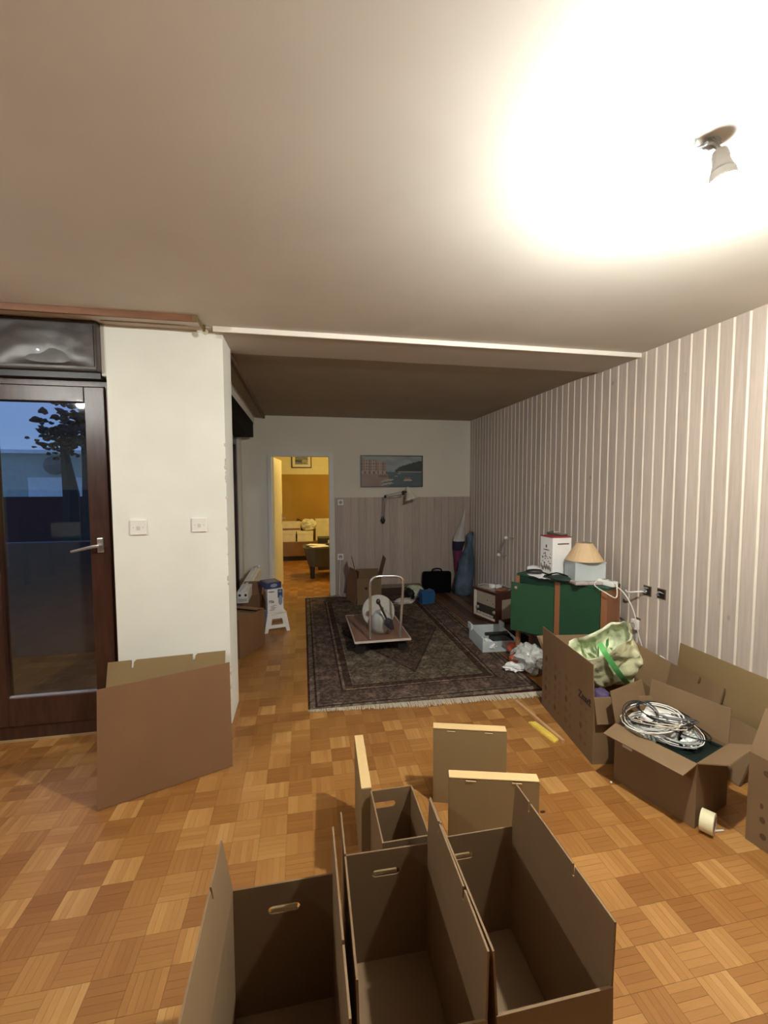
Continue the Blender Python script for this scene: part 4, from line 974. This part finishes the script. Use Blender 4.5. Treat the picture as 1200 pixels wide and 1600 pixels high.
# carrier bag on its side with dark mouth
t = thing('carrier_bag', 'white and green carrier bag on its side with black things inside', 'bag', (1.43, 5.62, 0), R(25))
m = MB(); m.blob((.08, .02, .09), (.15, .12, .09), .25, 5, 3, 3, flat=.002); m.build('bag_body', mat('white_green_bag', (.55, .60, .45), .5, .35, 12), t, smooth=True)
m = MB(); m.blob((-.045, -.035, .095), (.055, .09, .075), .35, 5, 3, 6, flat=.004); m.build('dark_contents', BLACKP, t, smooth=True)
t = thing('white_rag', 'crumpled white rag on the floor beside the trolley handle', 'cloth', (1.30, 5.42, .0))
m = MB(); m.blob((0, 0, .035), (.125, .07, .045), .5, 6, 3, 8, flat=.012); m.build('rag', mat('rag_white', (.55, .50, .43), .9), t, smooth=True)
# blue bin
t = thing('blue_dustpan', 'blue plastic bin on the floor in front of the laptop bag', 'bin', (1.60, 5.40, 0), R(10))
BLU = mat('blue_plastic', (.02, .105, .24), .45)
m = MB(); prof = [(-.085, 0), (.085, 0), (.092, .15), (.07, .185), (.03, .172), (-.03, .172), (-.07, .19), (-.092, .15)]
m.plate(prof, .10, (0, .05, 0.001), (1, 0, 0), (0, 0, 1)); m.build('bin_body', BLU, t)
m = MB(); m.plate([(p[0]*1.04, p[1]*1.02) for p in prof], .012, (0, -.051, 0.001), (1, 0, 0), (0, 0, 1)); m.build('front_rim', BLU, t)
# blue plastic sack in the corner
t = thing('blue_sack', 'tall translucent blue plastic sack leaning in the back right corner', 'bag', (2.24, 5.70, 0))
SACK = mat('blue_film', (.055, .085, .125), .55, .4, 9, .6, 14, spec=.3)
m = MB(); cs = [(2.23, 5.72, .0, .10, .08), (2.235, 5.72, .04, .135, .11), (2.25, 5.72, .16, .135, .11), (2.28, 5.75, .32, .125, .10), (2.31, 5.78, .48, .105, .09), (2.34, 5.80, .60, .075, .06), (2.365, 5.82, .70, .045, .04), (2.38, 5.84, .78, .040, .035), (2.40, 5.86, .85, .055, .03), (2.41, 5.86, .89, .03, .02)]
rs = []
for (x, y_, z, a, b_) in cs:
    rr = []
    for i in range(26):
        q = 2*math.pi*i/26; p = Vector((x+a*math.cos(q), y_+b_*math.sin(q), z)); rr.append(p+Vector((1, 1, 0))*(noise.noise(p*9)*.035+noise.noise(p*25)*.014)*(z > 0))
    rs.append(rr)
loft(m, rs); m.add(rs[0], [tuple(reversed(range(26)))]); m.add(rs[-1], [tuple(range(26))]); m.build('sack_body', SACK, t, world=True, smooth=True)
t = thing('furled_flag', 'furled cloth with white, navy and magenta bands behind the blue sack', 'cloth', (2.30, 5.98, 0))
cols_ = [('white_cloth', (.50, .47, .43)), ('navy_cloth', (.02, .015, .045)), ('magenta_cloth', (.17, .025, .07))]
cone = [(2.27, 5.96, .30, .06), (2.25, 5.97, .60, .060), (2.25, 5.97, .62, .068), (2.27, 5.98, .74, .085), (2.28, 5.98, .82, .072), (2.33, 6.0, 1.0, .034), (2.37, 6.01, 1.20, .008)]
for nm, (a, b_) in zip((2, 1, 0), ((0, 2), (2, 4), (3, 7))):
    m = MB(); seg = cone[a:b_] if nm != 1 else cone[1:4]
    loft(m, [[Vector((x+r_*math.cos(2*math.pi*i/20)*(1+.15*math.sin(5*i)), y_+.6*r_*math.sin(2*math.pi*i/20), z)) for i in range(20)] for x, y_, z, r_ in seg])
    m.build(('magenta_band' if nm == 2 else 'navy_band' if nm == 1 else 'white_band'), mat(*cols_[nm], .85), t, world=True, smooth=True)
# wall rods with white knobs
kA, kB = hit(790.5, 840, 0, 2.36), hit(779, 867, 0, 2.36)
t = thing('wall_hook_rods', 'two white knobs on thin rods fixed to the board wall above the radio', 'wall fitting', (2.47, kA.y, kA.z))
m = MB()
for d_ in (-.012, .012): m.tube([kA+Vector((0, d_, 0)), kB+Vector((0, d_, 0))], .003, 6)
m.tube([kA, (XR-.001, kA.y, kA.z-.01)], .004, 6); m.tube([kB, (XR-.001, kB.y, kB.z-.01)], .004, 6); m.build('rod', METAL, t, world=True)
for k_ in (kA, kB): MB().blob(k_, (.022, .022, .022), 0, 1, 3).build('knob', WHITE, t, world=True, smooth=True)

# ------------------------------------------------------------------ radio
c0 = Vector((2.080, 4.325, 0)); d = (Vector((1.965, 4.72, 0))-c0); Lr = d.length; rz = math.atan2(-d.x, d.y); WR, HR = .33, .375
ctr = c0+d/2+Vector((d.y, -d.x, 0)).normalized()*WR/2
t = thing('valve_radio', 'old brown wooden valve radio with cream dial face standing by wall', 'radio', ctr, rz)
RW = mat('radio_walnut', (.060, .018, .012), .28, .2, 5, coat=.4); hx, hy = WR/2, Lr/2
m = MB(); m.rng((-hx+.02, -hy, .02), (hx, hy, HR), .012); m.rng((-hx+.02, -hy+.02, 0), (hx-.03, hy-.02, .02)); m.build('case', RW, t)
m = MB(); f = .02
for a, b_ in (((-hx, -hy, .02), (-hx+.022, -hy+f, HR)), ((-hx, hy-f, .02), (-hx+.022, hy, HR)), ((-hx, -hy+f, .02), (-hx+.022, hy-f, .05)), ((-hx, -hy+f, HR-.03), (-hx+.022, hy-f, HR))): m.rng(a, b_, .003)
m.build('face_frame', RW, t)
m = MB(); m.rng((-hx+.006, hy-f-.05, .05), (-hx+.021, hy-f, HR-.03)); m.rng((-hx+.006, -hy+f, .05), (-hx+.021, hy-f, .075)); m.build('cream_border', mat('radio_cream', (.72, .66, .53), .4), t)
m = MB(); m.rng((-hx+.008, -hy+f, .20), (-hx+.021, hy-f-.05, HR-.03)); m.build('speaker_cloth', mat('radio_cloth', (.36, .29, .21), .8, .12, 60), t)
m = MB(); m.rng((-hx+.008, -hy+f, .075), (-hx+.021, hy-f-.05, .20)); m.build('dial_glass', mat('dial', (.05, .04, .03), .15), t)
for i in range(5): m = MB(); m.rng((-hx-.006, -hy+.06+i*.055, .082), (-hx+.008, -hy+.10+i*.055, .106), .002); m.build('push_button', mat('radio_button', (.50, .44, .34), .4), t)
for y_ in (-hy+.035, hy-.10): m = MB(); m.lathe([(.020, 0), (.019, .02), (.0001, .022)], (-hx+.008, y_, .15), (-1, 0, 0), 20); m.build('knob', mat('radio_knob', (.30, .25, .18), .3), t, smooth=True)
m = MB(); m.rng((-hx+.08, -hy-.004, .07), (hx-.03, -hy+.002, HR-.085), .002); m.build('side_grille', mat('grille_beige', (.33, .26, .20), .7), t)
m = MB()
for q in ((-hx-.001, -.05, .26), (-hx-.001, -hy+.06, .24)): m.lathe([(.006, 0), (.006, .004)], (q[0]+.009, q[1], q[2]), (-1, 0, 0), 8)
m.build('screw', BLACKP, t)
def onradio(x, y_): return ctr+Matrix.Rotation(rz, 3, 'Z') @ Vector((x, y_, HR))
for k, (x, y_, lab) in enumerate(((-.02, .03, 'small white box on the radio top, left of the pair'), (.02, -.035, 'small white box on the radio top, right of the pair'))):
    t = thing('small_box', lab, 'box', onradio(x, y_), rz, 'white boxes on the radio'); m = MB(); m.box((0, 0, .019), (.05, .05, .037), 0, .003); m.build('box_body', WHITEP, t); m = MB(); m.box((0, 0, .0385), (.052, .052, .003)); m.build('lid', WHITEP, t)
t = thing('leather_wallet', 'brown leather wallet lying on the near end of the radio', 'wallet', onradio(-.03, -.13), rz+R(15)); m = MB(); m.box((0, 0, .009), (.12, .09, .009), 0, .003); m.box((0, .0, .018), (.115, .085, .007), 0, .002); m.build('wallet_body', mat('tan_leather', (.27, .10, .045), .45, .1), t)
t = thing('paper_sheet', 'crumpled pale paper under the small boxes on the radio', 'paper', onradio(-.03, .08), rz); m = MB(); m.box((0, 0, .001), (.2, .16, .002), R(12)); m.build('sheet', mat('beige_paper', (.42, .38, .32), .7), t)
m = MB(); m.tube(smooth_path([onradio(-.12, .17)+Vector((0, 0, .006)), onradio(-.02, .18)+Vector((0, 0, .012)), onradio(.08, .13)+Vector((0, 0, .006)), onradio(.12, .02)+Vector((0, 0, .012)), onradio(.13, -.12)+Vector((0, 0, .006)), onradio(.05, -.17)+Vector((0, 0, .008))]), .006, 6); tag(m.build('thin_cable', CABG), 'grey cable looped around the radio top', 'cable')

# ------------------------------------------------------------------ green cabinet
cR, cL = Vector((2.185, 2.73, 0)), Vector((1.81, 3.38, 0)); d = cL-cR; LC = d.length; rz = math.atan2(-d.x, d.y); WC, HC = .24, .805
ctr = cR+d/2+Vector((d.y, -d.x, 0)).normalized()*WC/2; hx, hy = WC/2, LC/2
cab = thing('green_cabinet', 'dark green laminate cabinet with orange wood posts and one door ajar', 'cabinet', ctr, rz)
m = MB(); m.rng((-hx, -hy, HC-.02), (hx, hy, HC), .002); m.build('top_board', GREEN, cab)
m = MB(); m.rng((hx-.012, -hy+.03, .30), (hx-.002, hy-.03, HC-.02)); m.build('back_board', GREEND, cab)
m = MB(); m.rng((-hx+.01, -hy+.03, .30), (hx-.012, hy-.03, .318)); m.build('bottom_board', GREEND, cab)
posts = [(-hx, -hy), (-hx, -hy+.36), (-hx, hy-.03), (hx-.03, -hy), (hx-.03, hy-.03)]
for (x, y_) in posts:
    m = MB(); m.rng((x, y_, 0), (x+.03, y_+(.045 if y_ < hy-.05 else .03), HC-.02), .002); m.build('post', ORWOOD, cab)
m = MB(); m.rng((-hx+.03, -hy+.004, .30), (hx-.03, -hy+.02, HC-.02)); m.build('end_panel', ORWOOD, cab)
m = MB(); m.rng((-hx+.006, hy-.022, .34), (hx-.03, hy-.004, HC-.02)); m.build('end_panel', GREEN, cab)
m = MB(); m.rng((-hx-.004, -hy+.047, .345), (-hx+.014, -hy+.358, HC-.022), .002); m.build('door', GREEN, cab)
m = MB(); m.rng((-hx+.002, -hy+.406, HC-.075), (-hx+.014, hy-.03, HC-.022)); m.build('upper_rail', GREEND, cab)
# open door, hinged at the middle post
hinge = Vector((-hx-.006, -hy+.406, 0)); a = R(14); dd = Vector((-math.sin(a), math.cos(a), 0)); wd_ = hy-.03-(-hy+.406)+.035
m = MB(); m.plate(rect(0, .330, wd_, HC-.065), .017, hinge, dd, (0, 0, 1)); dr = m.build('door', GREEN, cab)
m = MB(); q = hinge+dd*(wd_-.045)+Vector((-.003, 0, HC-.105)); m.lathe([(.014, 0), (.013, .010), (.0001, .011)], q, Vector((-math.cos(a), -math.sin(a), 0)), 14); m.build('lock', CHROME, dr)
def oncab(px, py, dz=0, dy=0):
    p = hit(px, py, 2, HC+dz); return p
# items on the cabinet
p = oncab(878, 900); p = Vector((2.06, 3.20, HC))
t = thing('wine_carton', 'white printed carton with a red top standing on the cabinet', 'box', p, rz-R(28))
m = MB(); m.rng((-.085, -.085, 0), (.085, .085, .33), .002); m.build('carton_body', WHITEP, t)
m = MB(); m.rng((-.088, -.088, .3302), (.088, .088, .338), .002); m.build('red_lid', mat('red_lid', (.33, .035, .035), .5), t)
m = MB(); m.rng((.015-.055, -.0862, .275), (.065, -.0855, .285)); m.build('hand_slot', PRINT_L, t)
mk = []
for i in range(26): mk.append((rnd.uniform(-.06, .06), rnd.uniform(.10, .20), rnd.uniform(.008, .022), rnd.uniform(.005, .010)))
for i in range(9): mk.append((-.07+i*.016, .075+rnd.uniform(-.012, .012), .013, .035))
mk.append((0, .255, .02, .025)); mk.append((0, .225, .09, .008))
marks(t, Vector((-.0856, 0, 0)), (0, -1, 0), (0, 0, 1), mk, mat('grey_print', (.12, .10, .09), .8))
m = MB(); m.plate(rect(-.08, .018, .08, .032), .0005, (-.0856, 0, 0), (0, -1, 0), (0, 0, 1)); m.build('print_band', PRINT, t)
t = thing('metal_tool', 'dark hand tool lying on the red-topped white carton', 'tool', p+Vector((.0, 0, .339)), R(-35))
m = MB(); m.tube([(-.07, .02, .016), (-.02, .01, .022), (.03, 0, .012), (.09, -.01, .010)], [.010, .017, .010, .007], 8); m.build('tool_body', mat('olive_metal', (.10, .09, .07), .4, metal=.3), t, smooth=True)
m = MB(); m.box((-.0, .0, .030), (.035, .03, .012), R(20), .003); m.build('tool_clip', METAL, t)
# clear container, lampshade lamp
cc = Vector((2.165, 2.965, HC+.025)); rc = rz-R(38)
t = thing('clear_container', 'frosted clear plastic box on the cabinet under the table lamp', 'container', cc, rc)
m = MB()
for a_, b_ in (((-.12, -.085, 0), (.12, .085, .004)), ((-.12, -.085, .004), (.12, -.081, .135)), ((-.12, .081, .004), (.12, .085, .135)), ((-.12, -.081, .004), (-.116, .081, .135)), ((.116, -.081, .004), (.12, .081, .135))): m.rng(a_, b_)
m.build('container_body', CLEARP, t)
m = MB(); m.rng((-.124, -.089, .135), (.124, .089, .142), .002); m.build('lid', CLEARP, t)
m = MB(); m.blob((0, 0, .035), (.10, .06, .03), .4, 5, 3, 2, flat=.005); m.build('grey_contents', mat('grey_stuff', (.38, .41, .42), .6, .2), t)
t = thing('table_lamp', 'small table lamp with a pleated beige cone shade on the clear box', 'lamp', cc+Vector((-.0, .01, .142)), 0)
m = MB(); n_ = 48; v_ = []; pr = [(.138, .005), (.132, .016), (.060, .135), (.056, .140)]
for (r_, h) in pr:
    for k in range(n_): q = 2*math.pi*k/n_; rr = r_*(1+.012*(k % 2)); v_.append((rr*math.cos(q), rr*math.sin(q), h))
m.add(v_, [(i*n_+k, i*n_+(k+1) % n_, (i+1)*n_+(k+1) % n_, (i+1)*n_+k) for i in range(3) for k in range(n_)]); m.build('lamp_shade', mat('beige_pleats', (.60, .42, .24), .7, .06), t)
m = MB(); m.lathe([(.050, 0), (.050, .008), (.012, .014), (.010, .06), (.016, .065), (.016, .10)], (0, 0, 0), (0, 0, 1), 20); m.build('lamp_base', WHITE, t)
m = MB(); m.tube([(.0, .058*0, .1), (0, 0, .138)], .003); m.tube([(-.056, 0, .138), (.056, 0, .138)], .002); m.build('shade_carrier', METAL, t)
t = thing('folded_towel', 'folded pinkish grey towel under the clear box on the cabinet', 'towel', (2.16, 2.945, HC), rc)
m = MB(); m.box((.0, -.01, .0125), (.27, .20, .023), 0, .009); m.build('towel', mat('towel', (.42, .35, .34), .95, .25, 20), t)
t = thing('power_strip', 'white power strip on the near end of the cabinet', 'power strip', (2.245, 2.845, HC), rz+R(72))
m = MB(); m.box((0, 0, .021), (.20, .055, .04), 0, .006); m.build('strip_body', WHITE, t)
for k in range(3): m = MB(); m.lathe([(.019, 0), (.019, .0015), (.016, .0015), (.015, -.0)], (-.06+k*.06, 0, .041), (0, 0, 1), 16); m.build('outlet', mat('outlet_grey', (.45, .43, .40), .5), t)
m = MB(); s = 1
pth = [(2.22, 2.88, HC+.03), (2.13, 2.80, HC+.012), (2.14, 2.69, HC-.02), (2.20, 2.66, HC-.05), (2.25, 2.72, HC+.02), (2.25, 2.76, HC+.03)]
m.tube(smooth_path(pth), .004, 6)
m.tube(smooth_path([(2.26, 2.77, HC+.02), (2.29, 2.69, HC-.03), (2.33, 2.64, HC-.15), (2.37, 2.62, HC-.35), (2.42, 2.58, HC-.55), (2.43, 2.56, HC-.62)]), .004, 6)
tag(m.build('extension_cable', CABW), 'white cord looping off the power strip and down beside the cabinet', 'cable')
c = Vector((1.975, 3.46, HC))
t = thing('white_packet', 'small white packet on the far corner of the cabinet', 'box', Vector((1.985, 3.365, HC)), rz); m = MB(); m.box((0, 0, .025), (.09, .12, .05), 0, .004); m.build('packet', WHITEP, t)
t = thing('glasses_case', 'black oval glasses case lying on papers on the cabinet', 'case', Vector((1.935, 3.285, HC+.006)), rz-R(50)); m = MB(); m.blob((0, 0, .022), (.085, .035, .020), 0, 1, 3); m.build('case_body', BLACKP, t, smooth=True)
t = thing('paper_sheets', 'white paper sheets spread on the cabinet top beside the glasses case', 'paper', Vector((1.955, 3.235, HC)), rz-R(20))
for k in range(3): m = MB(); m.box((.0, -.02*k, .001+.0018*k), (.15, .19, .0015), R(14*k-10)); m.build('sheet', WHITEP, t)
t = thing('dark_pouch', 'dark green cloth pouch with straps on the cabinet front edge', 'pouch', Vector((2.02, 3.05, HC)), rz)
m = MB(); m.blob((0, 0, .018), (.075, .13, .018), .3, 4, 3, 5, flat=.001); m.build('pouch_body', mat('dark_green_cloth', (.012, .030, .020), .7), t, smooth=True)
m = MB(); m.tube(smooth_path([(-.04, .10, .03), (-.02, .03, .055), (.01, -.03, .04), (-.01, -.10, .03)]), .006, 6); m.build('strap', BLACK, t)
t = thing('green_glass', 'small green glass bowl beside the clear box on the cabinet', 'bowl', Vector((2.145, 3.115, HC)), 0)
m = MB(); m.lathe([(.022, 0), (.04, .03), (.045, .06), (.035, .085), (.032, .085), (.041, .06), (.036, .033), (.0001, .006)], seg=20); m.build('bowl', mat('green_glass', (.16, .26, .18), .15, .1), t, smooth=True)

# ------------------------------------------------------------------ clear tray etc. on carpet
t = thing('clear_tray', 'clear plastic organiser tray full of odds and ends on carpet', 'container', (1.80, 3.84, .009), R(-4))
m = MB()
for a_, b_ in (((-.16, -.20, 0), (.16, .20, .004)), ((-.16, -.20, .004), (-.156, .20, .13)), ((.156, -.20, .004), (.16, .20, .13)), ((-.156, -.20, .004), (.156, -.196, .10)), ((-.156, .196, .004), (.156, .20, .13))): m.rng(a_, b_)
m.build('tray_body', CLEARP, t); m = MB(); m.rng((-.175, .10, .11), (-.155, .205, .17), .005); m.rng((.155, .10, .11), (.175, .205, .17), .005); m.build('clip', CLEARP, t)
t = thing('black_flashlight', 'black rod-shaped torch lying across the clear tray', 'torch', (1.80, 3.74, .128), R(-4)); m = MB(); m.lathe([(.014, -.11), (.017, -.10), (.017, .06), (.022, .08), (.022, .11)], (0, 0, .02), (1, 0, 0), 14); m.build('torch_body', BLACKP, t)
t = thing('dark_box', 'dark flat case inside the clear tray', 'case', (1.85, 3.74, .016), R(-4)); m = MB(); m.box((0, 0, .045), (.17, .20, .085), 0, .006); m.build('case_body', mat('charcoal', (.03, .035, .04), .5), t)
t = thing('white_card', 'white crumpled paper inside the clear tray', 'paper', (1.71, 3.74, .014), R(10)); m = MB(); m.blob((0, 0, .05), (.045, .11, .035), .5, 6, 3, 4); m.build('paper', WHITEP, t)
for k, (px, py, r_) in enumerate(((804, 1010, .055), (808, 1030, .06))):
    c = hit(px, py, 2, .06+.02*(1-k)); t = thing('orange_lump', ('orange plastic wrapped lump beside the tray, the farther one', 'orange plastic wrapped lump beside the tray, the nearer one')[k], 'plastic bag', (c.x, c.y, .009))
    m = MB(); m.blob((0, 0, .05), (r_, r_*1.2, .05), .35, 5, 3, k, flat=.001); m.build('wrap', mat('orange_wrap', (.62, .11, .045), .4, .15), t, smooth=True)
c = hit(822, 1030, 2, .08); t = thing('plastic_bag', 'crumpled translucent grey plastic bag between the tray and printed carton', 'plastic bag', (c.x+.02, c.y-.02, .009))
FILM = mat('grey_film', (.50, .50, .47), .25, .25, 12, .5, 20)
m = MB(); m.blob((0, 0, .10), (.11, .16, .09), .6, 5, 4, 12, flat=.001); m.build('bag_body', FILM, t)
c = hit(806, 1043, 2, .03); t = thing('white_tissue', 'crumpled white tissue on the carpet in front of the orange lumps', 'tissue', (c.x, c.y, .009)); m = MB(); m.blob((0, 0, .028), (.10, .06, .028), .7, 6, 3, 15, flat=.001); m.build('tissue', WHITEP, t)
c = hit(822, 1000, 2, .05); t = thing('black_bag', 'black soft bag in the shade under the cabinet', 'bag', (2.02, 3.75, 0)); m = MB(); m.blob((0, 0, .07), (.10, .14, .07), .3, 4, 3, 22, flat=.001); m.build('bag_body', BLACK, t, smooth=True)

# ------------------------------------------------------------------ left back group
t = thing('brown_carton', 'closed brown carton on the floor just behind the column', 'box', (-.61, 4.19, 0), R(-28))
m = MB(); m.rng((-.15, -.20, .001), (.15, .20, .36), .004); m.build('carton_body', KRAFT_D, t)
m = MB(); m.plate(rect(-.15, 0, .15, .14), .004, (0, .20, .362), (1, 0, 0), (0, -.98, .15)); m.plate(rect(-.15, 0, .15, .14), .004, (0, -.20, .362), (-1, 0, 0), (0, .98, .12)); m.build('flap', KRAFT_D, t)
m = MB(); m.plate(rect(-.04, 0, .04, .07), .0006, (0, -.2008, .10), (1, 0, 0), (0, 0, 1)); m.build('tape_strip', mat('grey_tape', (.40, .36, .30), .5), t)
t = thing('bent_carton', 'bent open brown carton behind the white printed box', 'cardboard box', (-.60, 5.0, 0), R(-5))
m = MB(); m.rng((-.16, -.16, .001), (.16, .16, .363), .004); m.build('carton_body', KRAFT_D, t)
m = MB(); m.plate(rect(.12, 0, .32, .15), .004, (-.16, -.16, .365), (1, 0, 0), (0, .35, .95)); m.build('flap', KRAFT_D, t)
m = MB(); m.plate(rect(0, 0, .30, .14), .004, (.166, -.15, .363), (0, 1, 0), (.3, 0, -.95)); m.build('flap', KRAFT_D, t)
t = thing('light_fixture', 'long white metal lamp fixture lying end-on across the cartons', 'light fixture', (-.615, 5.15, .367), R(0))
m = MB(); m.rng((-.055, -.65, 0), (.055, .72, .115), .006); m.build('housing', mat('white_metal', (.60, .60, .56), .4), t)
m = MB(); m.rng((-.014, -.62, .1152), (.014, .68, .130), .003); m.build('centre_ridge', MATS['white_metal'], t)
for s_ in (-.028, .030): m = MB(); m.lathe([(.013, 0), (.013, .002), (.0001, .002)], (s_, -.6505, .082), (0, -1, 0), 16); m.build('cable_hole', BLACKP, t)
m = MB()
for i in range(7): m.rng((-.04+i*.012, -.6515, .015), (-.035+i*.012, -.6498, .045))
m.build('vent_slots', DKRAIL, t, kind='stuff')
m = MB(); m.box((.01, .66, .13), (.07, .05, .03), 0, .006); m.build('end_clip', CHROME, t)
# stool
t = thing('step_stool', 'small white plastic step stool with a square handle hole', 'stool', (-.305, 4.72, 0), R(14))
m = MB(); m.rng((-.105, -.09, .185), (.105, .09, .205), .006); m.build('seat', WHITE, t)
for s_ in (-1, 1):
    m = MB(); outer = [(-.135, 0), (-.10, 0), (-.088, .045), (.088, .045), (.10, 0), (.135, 0), (.102, .187), (-.102, .187)]
    m.plate(outer, .008, (0, s_*.092+.004, 0), (1, 0, 0), (0, s_*-.05, 1), [[(-.062, .08), (.062, .08), (.052, .145), (-.052, .145)]]); m.build('leg_frame', WHITE, t)
for s_ in (-1, 1): m = MB(); m.plate([(-.085, .04), (.085, .04), (.082, .187), (-.082, .187)], .006, (s_*.112, 0, 0), (0, 1, 0), (-s_*.14, 0, 1)); m.build('side_web', WHITE, t)
t = thing('appliance_box', 'white printed appliance box standing on the white step stool', 'box', (-.315, 4.72, .206), R(10))
m = MB(); m.rng((-.083, -.10, 0), (.083, .10, .262), .002); m.build('box_body', WHITEP, t)
m = MB(); m.rng((.024, -.1012, .165), (.076, -.1002, .258)); m.build('blue_panel', mat('blue_print', (.03, .06, .15), .5), t)
m = MB(); m.blob((.052, -.1015, .14), (.022, .001, .055), .1, 3, 2); m.blob((.05, -.1022, .235), (.018, .0008, .012), .05, 3, 2); m.build('product_print', mat('pale_blue_print', (.26, .31, .38), .5), t)
text_mesh('75b', .038, (-.042, -.1008, .128), (1, 0, 0), (0, 0, 1), t, mat('dark_grey_print', (.09, .08, .08), .7))
marks(t, Vector((0, -.1004, 0)), (1, 0, 0), (0, 0, 1), [(-.04, .235, .07, .010)]+[(-.035+rnd.uniform(-.01, .03), .04+i*.012, rnd.uniform(.03, .07), .004) for i in range(5)], MATS['grey_print'])
m = MB(); m.rng((.0832, -.08, .10), (.0842, .05, .255)); m.build('side_print', MATS['blue_print'], t)
t = thing('blue_carton', 'small dark blue box lying on the white appliance box', 'box', (-.355, 4.74, .469), R(24))
m = MB(); m.rng((-.085, -.10, 0), (.085, .10, .065), .003); m.build('box_body', mat('dark_blue_box', (.02, .03, .11), .45), t)
m = MB(); m.rng((-.06, -.07, .0652), (.06, .07, .0658)); m.build('top_print', mat('slate_print', (.14, .16, .20), .5), t)
m = MB(); m.blob((.0, -.101, .033), (.04, .001, .02), 0, 1, 2); m.build('logo_patch', mat('patch_grey', (.25, .28, .36), .5), t)

# ------------------------------------------------------------------ far room contents
zb = .392
def fbox(label, x0, x1, y0, z1, mt, lid=None, name='storage_box'):
    t = thing(name, label, 'box', ((x0+x1)/2, y0+.15, zb), 0, 'boxes on the far bench'); w_ = (x1-x0)/2
    m = MB(); m.rng((-w_, -.15, 0), (w_, .15, z1-zb), .004); m.build('box_body', mt, t)
    m = MB(); m.rng((-w_-.006, -.156, z1-zb-.05), (w_+.006, .156, z1-zb+.004), .003); m.build('lid', lid or mt, t); return t
PW = mat('pale_box', (.66, .60, .42), .7)
fbox('pale lower box on the far bench, left under another', -.60, -.15, 9.15, .60, PW)
t = thing('storage_box', 'pale lidded box stacked on the lower one, left on far bench', 'box', (-.32, 9.32, .605), 0, 'boxes on the far bench'); m = MB(); m.rng((-.28, -.15, 0), (.27, .15, .20), .004); m.build('box_body', PW, t); m = MB(); m.rng((-.27, -.1535, .03), (.26, -.1505, .07)); m.build('dark_band', FARDARK, t)
fbox('white square box on the far bench below the plastic bag', -.12, .21, 9.13, .60, mat('bright_box', (.82, .78, .62), .6))
t = thing('bag_on_box', 'white translucent plastic bag on the white box in the far room', 'plastic bag', (.12, 9.30, .606)); m = MB(); m.blob((0, 0, .12), (.17, .12, .12), .35, 4, 4, 31, flat=.001); m.build('bag_body', mat('pale_film', (.66, .64, .52), .3, .15), t)
fbox('pale box with reddish print at the right on the far bench', .27, .80, 9.3, .84, PW)
t = thing('brown_bag', 'dark brown bag squeezed between the boxes on far bench', 'bag', (-.09, 9.55, .392)); m = MB(); m.blob((0, 0, .22), (.10, .09, .22), .2, 4, 3, 3, flat=.001); m.build('bag_body', mat('brown_dark', (.05, .02, .012), .7), t)
# dark upholstered tub on legs
t = thing('upholstered_tub', 'dark grey flared tub seat on short legs seen through doorway', 'armchair', (.45, 7.45, 0))
TUB = mat('charcoal_fabric', (.085, .075, .055), .8, .1, 30)
m = MB(); rs = []
for (z, s_) in ((.20, .80), (.24, .83), (.50, 1.0), (.525, 1.02)):
    hx_, hy_ = .45*s_, .30*s_; rs.append([Vector((.45+hx_*math.copysign(abs(math.cos(2*math.pi*i/32))**.35, math.cos(2*math.pi*i/32)), 7.45+hy_*math.copysign(abs(math.sin(2*math.pi*i/32))**.35, math.sin(2*math.pi*i/32)), z)) for i in range(32)])
c_in = Vector((.45, 7.45, 0)); s2 = [[c_in+(p-c_in)*.90+Vector((0, 0, p.z*.1)) for p in rs[-1]], [Vector((.45+(p.x-.45)*.86, 7.45+(p.y-7.45)*.84, .44)) for p in rs[-1]]]
loft(m, rs+s2); m.add(rs[0], [tuple(reversed(range(32)))]); m.add(s2[-1], [tuple(range(32))]); m.build('tub_body', TUB, t, world=True)
for x, y_ in ((.15, 7.26), (.75, 7.26), (.15, 7.64), (.75, 7.64)): m = MB(); m.tube([(x, y_, .21), (x, y_, 0)], [.045, .035], 10); m.build('leg', BLACKP, t, world=True)
for k, (x, y_, rr) in enumerate(((.22, 7.50, -25), (.27, 7.28, 20))):
    t = thing('paper_sheet', ('white paper lying on the tub seat in the far room, rear one', 'white paper lying on the tub seat in the far room, front one')[k], 'paper', (x, y_, .535), R(rr)); m = MB(); m.box((0, 0, .004), (.30, .18, .004)); m.build('sheet', WHITEP, t)
t = thing('dark_crate', 'dark crate with a pale label standing behind the tub seat', 'crate', (.55, 8.1, 0)); m = MB(); m.rng((-.28, -.15, 0), (.35, .15, .60), .01); m.build('crate_body', mat('dark_crate', (.05, .045, .03), .6), t); m = MB(); m.rng((-.10, -.1525, .46), (.02, -.1505, .56)); m.build('label_patch', WHITEP, t)

# ------------------------------------------------------------------ rear of the room (seen mirrored in the balcony glass)
t = thing('rear_table', 'dark table standing in the part of the room behind the camera', 'table', (-3.6, -2.2, 0))
m = MB(); m.rng((-.8, -.4, .70), (.8, .4, .74), .004); m.build('tabletop', DKWOOD, t)
for x in (-.74, .74):
    for y_ in (-.34, .34): m = MB(); m.rng((x-.03, y_-.03, 0), (x+.03, y_+.03, .70)); m.build('leg', DKWOOD, t)
for k, x in enumerate((-3.9, -3.3)):
    t = thing('white_carton', ('white carton on the dark rear table, left', 'white carton on the dark rear table, right')[k], 'box', (x, -2.15, .74), R(15-20*k)); m = MB(); m.rng((-.16, -.12, 0), (.16, .12, .22+.05*k), .004); m.build('carton_body', WHITEP, t)
print('script done', len(bpy.data.objects))
